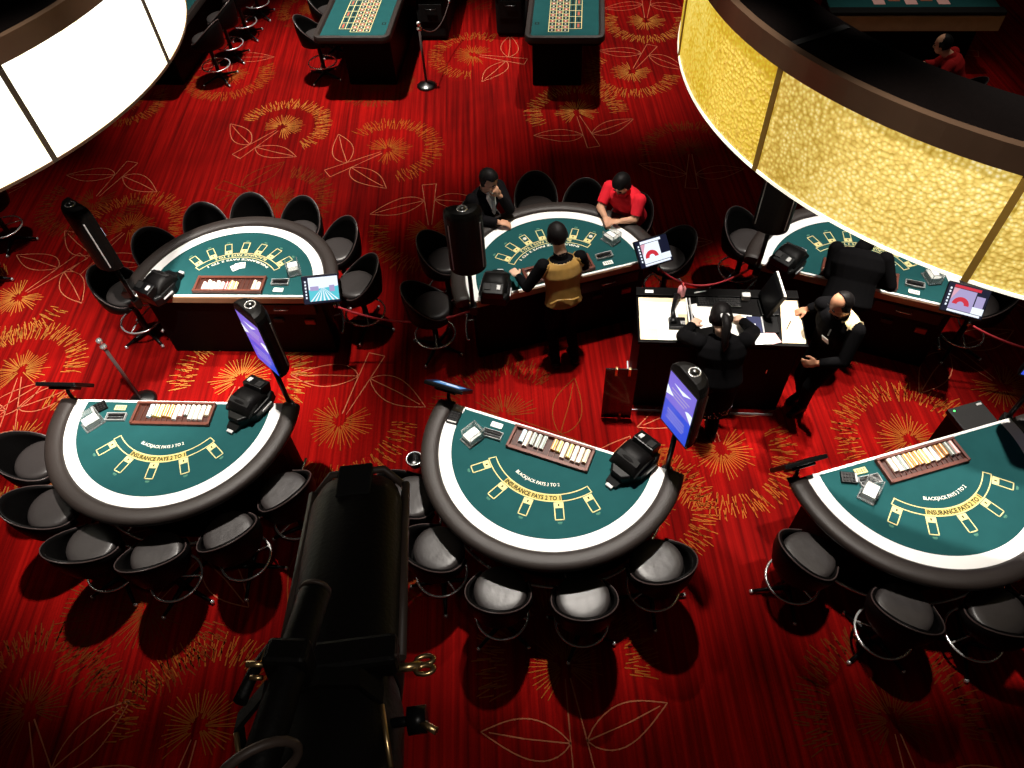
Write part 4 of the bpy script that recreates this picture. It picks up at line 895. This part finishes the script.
def person(name, label, J, outfit, skinm, hairm, hairstyle, short_sleeve=False, voxel=.0075):
    root = bpy.data.objects.new(name, None); COL.objects.link(root); tag(root, label, 'person', 'people around the tables'); root.location = (J['pelvis'][0], J['pelvis'][1], 0)
    B = Body(); f = Vector((*J['f'], 0)).normalized(); r = Vector((f.y, -f.x, 0)); Zv = Vector((0, 0, 1)); V = Vector
    pel, sh, hd = V(J['pelvis']), V(J['sh']), V(J['head']); up = (sh - pel).normalized(); fr = r.cross(up) * -1; fr = up.cross(r)
    if fr.dot(f) < 0 and up.z > 0: fr = -fr
    sr = V((*J.get('shr', (r.x, r.y)), 0)).normalized(); sw = J.get('sw', .175); L = (sh - pel).length
    secs = []
    for u, wq, dq in ((-.10, .13, .10), (0, .165, .115), (.22, .155, .105), (.45, .15, .10), (.72, .178, .118), (.92, .165, .10), (1.03, .10, .075)):
        rr = (r * (1 - max(0, u)) + sr * max(0, u)).normalized(); secs.append((pel + up * (u * L), rr, up.cross(rr) * (1 if up.cross(rr).dot(fr) > 0 else -1), wq * J.get('wide', 1), dq * J.get('wide', 1)))
    B.loft(secs, 'torso')
    hf = V(J.get('hf', (*J['f'], -.25))).normalized(); hr = hf.cross(Zv).normalized(); hu = hr.cross(hf)
    Rh = Matrix((hr, hf, hu)).transposed()
    neck0 = sh + up * .03 + fr * .01; neck1 = hd - hu * .085 - hf * .015
    B.cap(neck0, neck1, .060, .056, 'neck')
    B.mb.ell(hd + hu * .02 - hf * .008, (.077, .096, .098), Rh, 18, 0, 13); B.seg.append((hd - hu * .01, hd + hu * .04, .085, .085, 'head'))
    B.mb.ell(hd - hu * .055 + hf * .022, (.058, .068, .062), Rh, 16); B.seg.append((hd - hu * .06 + hf * .02, hd - hu * .03 + hf * .03, .06, .06, 'head'))
    B.mb.ell(hd - hu * .020 + hf * .093, (.015, .020, .024), Rh, 10); B.mb.ell(hd + hu * .018 + hf * .086, (.034, .010, .010), Rh, 10)
    for s in (-1, 1): B.mb.ell(hd - hu * .01 + hr * s * .078 - hf * .005, (.012, .022, .032), Rh, 10)
    # arms
    for s, key in ((1, 'R'), (-1, 'L')):
        S = sh + sr * s * sw - up * .015; H = V(J['hand' + key]); pole = V(J.get('pole' + key, tuple(r * s * .8 - f * .4 - Zv * .6)))
        E = V(J['elbow' + key]) if ('elbow' + key) in J else ik(S, H, .29, .255, pole)
        B.cap(S, E, .058, .043, 'uarm'); dirn = (H - E).normalized(); Wr = H - dirn * .06
        B.cap(E, Wr, .043, .028, 'farm')
        nrm = V(J.get('palm' + key, (0, 0, -1))); nrm = (nrm - dirn * nrm.dot(dirn)).normalized(); sd = dirn.cross(nrm) * (1 if True else 1)
        Rq = Matrix((sd, dirn, -nrm)).transposed(); B.mb.ell(Wr + dirn * .05, (.042, .052, .017), Rq, 12); B.seg.append((Wr + dirn * .012, Wr + dirn * .09, .035, .03, 'hand'))
        curl = J.get('curl' + key, .35); ins = -s
        for k, (o_, ln) in enumerate(((-.030, .062), (-.010, .074), (.011, .070), (.030, .054))):
            b0 = Wr + dirn * .088 + sd * o_; d1 = (dirn * math.cos(curl) + nrm * math.sin(curl)); d2 = (dirn * math.cos(curl * 2.3) + nrm * math.sin(curl * 2.3))
            m1 = b0 + d1 * ln * .55; B.cap(b0, m1, .0105, .0098, 'hand'); B.cap(m1, m1 + d2 * ln * .5, .0098, .0085, 'hand')
        th_s = 1 if sd.dot(V((r.x, r.y, 0)) * -s) > 0 else -1
        t0 = Wr + dirn * .03 + sd * th_s * .036; B.cap(t0, t0 + (dirn * .75 + sd * th_s * .55 + nrm * .3).normalized() * .045, .013, .011, 'hand'); t1 = t0 + (dirn * .75 + sd * th_s * .55 + nrm * .3).normalized() * .045; B.cap(t1, t1 + (dirn + nrm * .3).normalized() * .03, .011, .009, 'hand')
    # legs
    for s, key in ((1, 'R'), (-1, 'L')):
        Hp = pel + r * s * .088 - up * .02; Fo = V(J['foot' + key]); An = Fo + V((0, 0, .085)) - f * .05
        Kn = V(J['knee' + key]) if ('knee' + key) in J else ik(Hp, An, .44, .43, tuple(f))
        B.cap(Hp, Kn, .085, .056, 'leg'); B.cap(Kn, An, .055, .038, 'leg')
        ff = V((*J.get('ff' + key, J['f']), 0)).normalized(); B.cap(Fo - ff * .07 + Zv * .040, Fo + ff * .10 + Zv * .032, .040, .032, 'shoe')
    ob = B.mb.build('body_raw', M[skinm]); md = ob.modifiers.new('r', 'REMESH'); md.mode = 'VOXEL'; md.voxel_size = voxel; md.use_smooth_shade = True
    sm = ob.modifiers.new('s', 'SMOOTH'); sm.factor = .5; sm.iterations = 4
    dg = bpy.context.evaluated_depsgraph_get(); me = bpy.data.meshes.new_from_object(ob.evaluated_get(dg)); bpy.data.objects.remove(ob)
    nv = len(me.vertices); co = np.empty(nv * 3); me.vertices.foreach_get('co', co); co = co.reshape(-1, 3); no = np.empty(nv * 3); me.vertex_normals.foreach_get('vector', no); no = no.reshape(-1, 3)
    best = np.full(nv, 1e9); tg = np.zeros(nv, int); names = ['torso', 'neck', 'head', 'uarm', 'farm', 'hand', 'leg', 'shoe']; tt = np.zeros(nv)
    for p0, p1, r0, r1, tn in B.seg:
        a = np.array(p0); d = np.array(p1) - a; t = np.clip(((co - a) @ d) / max(1e-9, d @ d), 0, 1); dist = np.linalg.norm(co - a - t[:, None] * d, axis=1) - (r0 + (r1 - r0) * t)
        k = dist < best; best[k] = dist[k]; tg[k] = names.index(tn); tt[k] = t[k]
    me.transform(Matrix.Translation(-root.location)); body = bpy.data.objects.new('body', me); COL.objects.link(body); body.parent = root
    me.polygons.foreach_set('use_smooth', [True] * len(me.polygons))
    if not me.materials: me.materials.append(M[skinm])
    me.materials[0] = M[skinm]
    faces = [tuple(p.vertices) for p in me.polygons]; base = np.array(root.location)
    def cloth(nm, sel, off, m, parent=root):
        fs = [q for q in faces if all(sel[i] for i in q)]
        if not fs: return None
        idx = sorted({i for q in fs for i in q}); mp = {i: k for k, i in enumerate(idx)}; oo = off if np.isscalar(off) else off[idx][:, None]
        vs = co[idx] + no[idx] * oo - base; m2 = bpy.data.meshes.new(nm); m2.from_pydata(vs.tolist(), [], [tuple(mp[i] for i in q) for q in fs]); m2.materials.append(M[m])
        m2.polygons.foreach_set('use_smooth', [True] * len(m2.polygons)); m2.update(); o = bpy.data.objects.new(nm, m2); COL.objects.link(o); o.parent = parent
        so = o.modifiers.new('solid', 'SOLIDIFY'); so.thickness = .006; so.offset = -1
        return o
    rel = co - np.array(hd); hx, hy, hz = rel @ np.array(hr), rel @ np.array(hf), rel @ np.array(hu); ishead = tg == 2
    isT = lambda *a: np.isin(tg, [names.index(q) for q in a]); pos_up = ((co - np.array(pel)) @ np.array(up)) / L; back = ((co - np.array(pel)) @ np.array(fr))
    for nm, sel_f, off, m in outfit: cloth(nm, sel_f(isT, tt, pos_up, back, co, tg), off, m)
    if hairstyle == 'short': hs = ishead & ((hz > .062) | ((hy < .015) & (hz > -.045)) | ((hy < -.05) & (hz > -.075))) & ~((hy > .07) & (hz < .085))
    elif hairstyle == 'bald': hs = ishead & (hz > -.055) & (((hy < .0) & (hz < .085)) | ((np.abs(hx) > .05) & (hy < .035) & (hz < .06) & (hz > -.01)) | ((hy < -.015) & (hz > .03)))
    elif hairstyle == 'full': hs = ishead & ((hz > .055) | ((hy < .03) & (hz > -.07)) | (hy < -.03)) & ~((hy > .07) & (hz < .08))
    else: hs = ishead & ((hz > .058) | ((hy < .02) & (hz > -.05)) | (hy < -.03)) & ~((hy > .07) & (hz < .08))
    h_ = cloth('hair', hs, .013 if hairstyle != 'bald' else .006, hairm)
    for s in (-1, 1):
        mb = MB(); mb.ell(hd + hu * .006 + hr * s * .030 + hf * .082 - root.location, (.013, .008, .007), Rh, 10); mb.build('eye', M['eye'], root)
        mb = MB(); mb.ell(hd + hu * .026 + hr * s * .032 + hf * .088 - root.location, (.020, .006, .0045), Rh, 10); mb.build('eyebrow', M[hairm], root)
    mb = MB(); mb.ell(hd - hu * .062 + hf * .084 - root.location, (.024, .008, .007), Rh, 10); mb.build('mouth', M['lip'], root)
    return root, hd - root.location, hf, hr, hu
full_top = lambda isT, tt, pu, bk_, co, tg: (isT('torso') & (pu > -.04)) | isT('uarm', 'farm')
short_top = lambda isT, tt, pu, bk_, co, tg: (isT('torso') & (pu > -.06)) | (isT('uarm') & (tt < .80))
trousers = lambda isT, tt, pu, bk_, co, tg: isT('leg') | (isT('torso') & (pu < .06))
shoes = lambda isT, tt, pu, bk_, co, tg: isT('shoe')
sleeves = lambda isT, tt, pu, bk_, co, tg: isT('uarm', 'farm', 'torso') & ~(isT('torso') & (pu < -.05))
vest = lambda isT, tt, pu, bk_, co, tg: isT('torso') & (pu > -.02) & (pu < 1.02)
vest_back = lambda isT, tt, pu, bk_, co, tg: isT('torso') & (pu > .02) & (pu < 1.12) & (bk_ < 0.045) & ((co[:, 0] - 2.78) * -.51 + (co[:, 1] - 4.135) * .86 < .03)
collar = lambda isT, tt, pu, bk_, co, tg: isT('neck') & (tt < .45)
def P3(x, y, z): return (x, y, z)

# dealer in the gold vest, standing at the dealer edge
per, hd, hf, hr, hu = person('person', 'person in a gold backed vest dealing to the two players', dict(f=(-.239, .971), pelvis=(.54, 4.96, .93), sh=(.52, 5.03, 1.385), head=(.485, 5.12, 1.60), hf=(-.30, .93, -.35),
    handL=(.09, 5.20, 1.10), handR=(.66, 5.40, .985), poleL=(-.3, -.5, -.8), poleR=(.8, -.3, -.4), footR=(.66, 5.0, 0), footL=(.46, 4.96, 0), sw=.18, palmL=(.2, 0, -1)),
    [('shirt', sleeves, .008, 'cloth_black'), ('trousers', trousers, .009, 'cloth_black'), ('shoes', shoes, .008, 'blackgloss'), ('vest', vest, .016, 'cloth_gold'), ('collar', collar, .008, 'cloth_black')], 'skin_pale', 'hair', 'full')
mb = MB(); bc = Vector((.54, 4.96, 0)) - per.location
for s in (-1, 1): mb.tube([bc + Vector((s * .14 * .971, s * .14 * .239 - .10, 1.02)), bc + Vector((s * .07, -.118, 1.05)), bc + Vector((.005, -.120, 1.06))], [.012, .010, .006], 8)
mb.build('vest_belt', M['cloth_gold'], per)
# man in the dark suit, chin on hand
per, hd, hf, hr, hu = person('person', 'person in a dark suit sitting with his chin on his hand', dict(f=(.585, -.811), pelvis=(-.22, 6.40, .80), sh=(-.155, 6.29, 1.225), head=(-.11, 6.215, 1.43), hf=(.72, -.60, -.42),
    handR=(.02, 6.07, .985), handL=(-.035, 6.135, 1.335), elbowL=(.085, 6.205, 1.055), elbowR=(-.22, 6.11, 1.02), palmR=(0, 0, -1), palmL=(-.5, .6, .5), curlL=.7, curlR=.5, footR=(.02, 5.98, .27), footL=(.12, 6.08, .27), kneeR=(-.06, 6.02, .78), kneeL=(.10, 6.12, .78)),
    [('jacket', full_top, .013, 'cloth_suit'), ('trousers', trousers, .009, 'cloth_suit'), ('shoes', shoes, .007, 'blackgloss'), ('collar', collar, .007, 'paper')], 'skin', 'hair', 'short')
mb = MB(); q = Vector((-.155, 6.29, 0)) - per.location; ff = Vector((.585, -.811, 0)); rr = Vector((-.811, -.585, 0))
mb.rings([[q + ff * (.122 - .03 * (z > 1.2)) + rr * (s * w_) + Vector((0, 0, z)) for s in (-1, 1)] + [q + ff * (.138 - .03 * (z > 1.2)) + rr * (s * w_) + Vector((0, 0, z)) for s in (1, -1)] for z, w_ in ((1.02, .005), (1.06, .022), (1.20, .014), (1.24, .018))], 0, smooth=False); mb.build('necktie', M['lightgrey'], per)
mb = MB(); mb.rings([[q + ff * (.116 - .03 * (z > 1.2)) + rr * (s * w_) + Vector((0, 0, z)) for s in (-1, 1)] + [q + ff * (.128 - .03 * (z > 1.2)) + rr * (s * w_) + Vector((0, 0, z)) for s in (1, -1)] for z, w_ in ((1.06, .012), (1.14, .036), (1.22, .055), (1.26, .05))], 0, smooth=False); mb.build('shirt_front', M['paper'], per)
# man in the red shirt
person('person', 'person in a bright red shirt bowed over the table edge', dict(f=(-.659, -.752), pelvis=(1.39, 6.33, .80), sh=(1.275, 6.20, 1.18), head=(1.225, 6.125, 1.355), hf=(-.50, -.60, -.80), sw=.185, wide=1.12,
    handR=(1.085, 6.015, .985), handL=(1.17, 5.985, .99), elbowR=(1.04, 6.215, 1.00), elbowL=(1.37, 5.985, 1.00), palmR=(0, 0, -1), palmL=(0, 0, -1), curlL=.6, curlR=.6, footR=(1.05, 6.12, .27), footL=(1.16, 5.98, .27), kneeR=(1.11, 6.16, .78), kneeL=(1.22, 6.04, .78)),
    [('shirt', short_top, .013, 'cloth_red'), ('trousers', trousers, .009, 'jeans'), ('shoes', shoes, .007, 'blackgloss'), ('collar', collar, .008, 'cloth_red')], 'skin', 'hair', 'full')
# woman with the ponytail writing at the desk
per, hd, hf, hr, hu = person('person', 'person with a black ponytail in black clothes writing at the pit desk', dict(f=(.05, 1.0), pelvis=(1.80, 3.90, .92), sh=(1.785, 4.03, 1.30), head=(1.755, 4.11, 1.49), hf=(.0, .80, -.62), sw=.19, wide=1.15,
    handL=(1.68, 4.45, 1.075), handR=(2.07, 4.46, 1.085), poleL=(-.9, -.2, -.3), poleR=(.9, -.1, -.3), curlL=.3, curlR=.8, footR=(1.89, 3.97, 0), footL=(1.71, 3.96, 0)),
    [('jacket', full_top, .015, 'cloth_black'), ('trousers', trousers, .012, 'cloth_black'), ('shoes', shoes, .008, 'blackgloss'), ('collar', collar, .008, 'cloth_black')], 'skin_pale', 'hair', 'full')
mb = MB(); q = hd - hf * .10 + hu * .03
mb.tube([q, q - hf * .035 - hu * .01, q - hf * .06 - hu * .07 + hr * .005, q - hf * .055 - hu * .16 - hr * .01, q - hf * .03 - hu * .25, q - hu * .30 + hf * .01], [.028, .036, .040, .034, .024, .006], 12); mb.build('ponytail', M['hair'], per)
mb = MB(); mb.torus(tuple(q - hf * .02), .030, .010, 18, 8); mb.build('hair_tie', M['lightgrey'], per)
mb = MB()
for k in range(60): a = random.uniform(PI * 1.1, PI * 1.9); z = random.uniform(.47, .56); mb.ell((.02 + .17 * math.cos(a), .02 + .12 * math.sin(a), z), (.006, .006, .006), None, 6, 0, 5)
R = [[(.02 + .165 * s * math.cos(2 * PI * j / 24), .02 + .115 * s * math.sin(2 * PI * j / 24), z) for j in range(24)] for z, s in ((.45, 1.06), (.60, 1.02), (.80, 1.03), (.95, 1.0))]
mb.rings(R, 1, cap=False); mb.build('skirt', [M['sequin'], M['cloth_black']], per)
# manager with badge at the right end of the desk
per, hd, hf, hr, hu = person('person', 'balding person with a white badge standing at the right end of the desk', dict(f=(-.86, -.51), pelvis=(2.86, 4.19, .93), sh=(2.78, 4.135, 1.385), head=(2.715, 4.09, 1.585), hf=(-.85, -.20, -.45), sw=.185, wide=1.08,
    handR=(2.64, 4.50, 1.08), handL=(2.575, 3.93, 1.03), poleR=(.5, .6, -.6), poleL=(.7, -.6, -.3), palmL=(.3, .9, -.4), curlL=.5, footR=(2.82, 4.30, 0), footL=(2.79, 4.15, 0)),
    [('shirt', full_top, .012, 'cloth_black'), ('trousers', trousers, .010, 'cloth_black'), ('shoes', shoes, .008, 'blackgloss'), ('vest_back', vest_back, .026, 'cloth_cream'), ('collar', collar, .008, 'cloth_black')], 'skin_tan', 'hair', 'bald')
q = Vector((2.795, 4.145, 0)) - per.location; ff = Vector((-.86, -.51, 0)); rr = Vector((-.51, .86, 0))
mb = MB(); Rq = Matrix((-rr, -ff, Vector((0, 0, 1)))).transposed(); mb.box(q + ff * .182 - rr * .045 + Vector((0, 0, 1.24)), (.066, .006, .09), 0, Rq @ Matrix.Rotation(.45, 3, 'X')); mb.build('badge', M['paper'], per)
mb = MB(); mb.tube([q + ff * .165 - rr * .045 + Vector((0, 0, 1.28)), q + ff * .150 - rr * .04 + Vector((0, 0, 1.34))], .006, 6); mb.build('badge_clip', M['lightgrey'], per)
# dealer leaning over the table under the golden drum
person('person', 'person in black leaning over the table under the golden drum', dict(f=(.42, .91), pelvis=(3.16, 4.70, .94), sh=(3.27, 4.97, 1.31), head=(3.36, 5.09, 1.40), hf=(.36, .60, -.90), sw=.215, wide=1.3,
    handL=(3.10, 5.12, .975), handR=(3.50, 4.93, .975), elbowL=(3.03, 4.93, 1.10), elbowR=(3.52, 4.72, 1.10), footR=(3.26, 4.66, 0), footL=(3.07, 4.74, 0)),
    [('shirt', full_top, .014, 'cloth_black'), ('trousers', trousers, .010, 'cloth_black'), ('shoes', shoes, .008, 'blackgloss'), ('collar', collar, .008, 'cloth_black')], 'skin', 'hair', 'full')
# far person glimpsed through the golden ring
person('person', 'person in a dark red shirt seen through the ring of the golden drum', dict(f=(-.80, .45), pelvis=(5.80, 8.40, .80), sh=(5.62, 8.47, 1.14), head=(5.47, 8.52, 1.30), hf=(-.8, .5, -.3), handL=(5.25, 8.45, .95), handR=(5.40, 8.72, .95),
    footR=(5.52, 8.64, .27), footL=(5.44, 8.50, .27), kneeR=(5.50, 8.66, .76), kneeL=(5.42, 8.52, .76)),
    [('shirt', full_top, .012, 'cloth_dim'), ('trousers', trousers, .009, 'jeans'), ('shoes', shoes, .007, 'blackgloss')], 'skin', 'hair', 'bald')
put_stool(5.84, 8.38, 1.06, 'black bar stool under the far person in dark red')
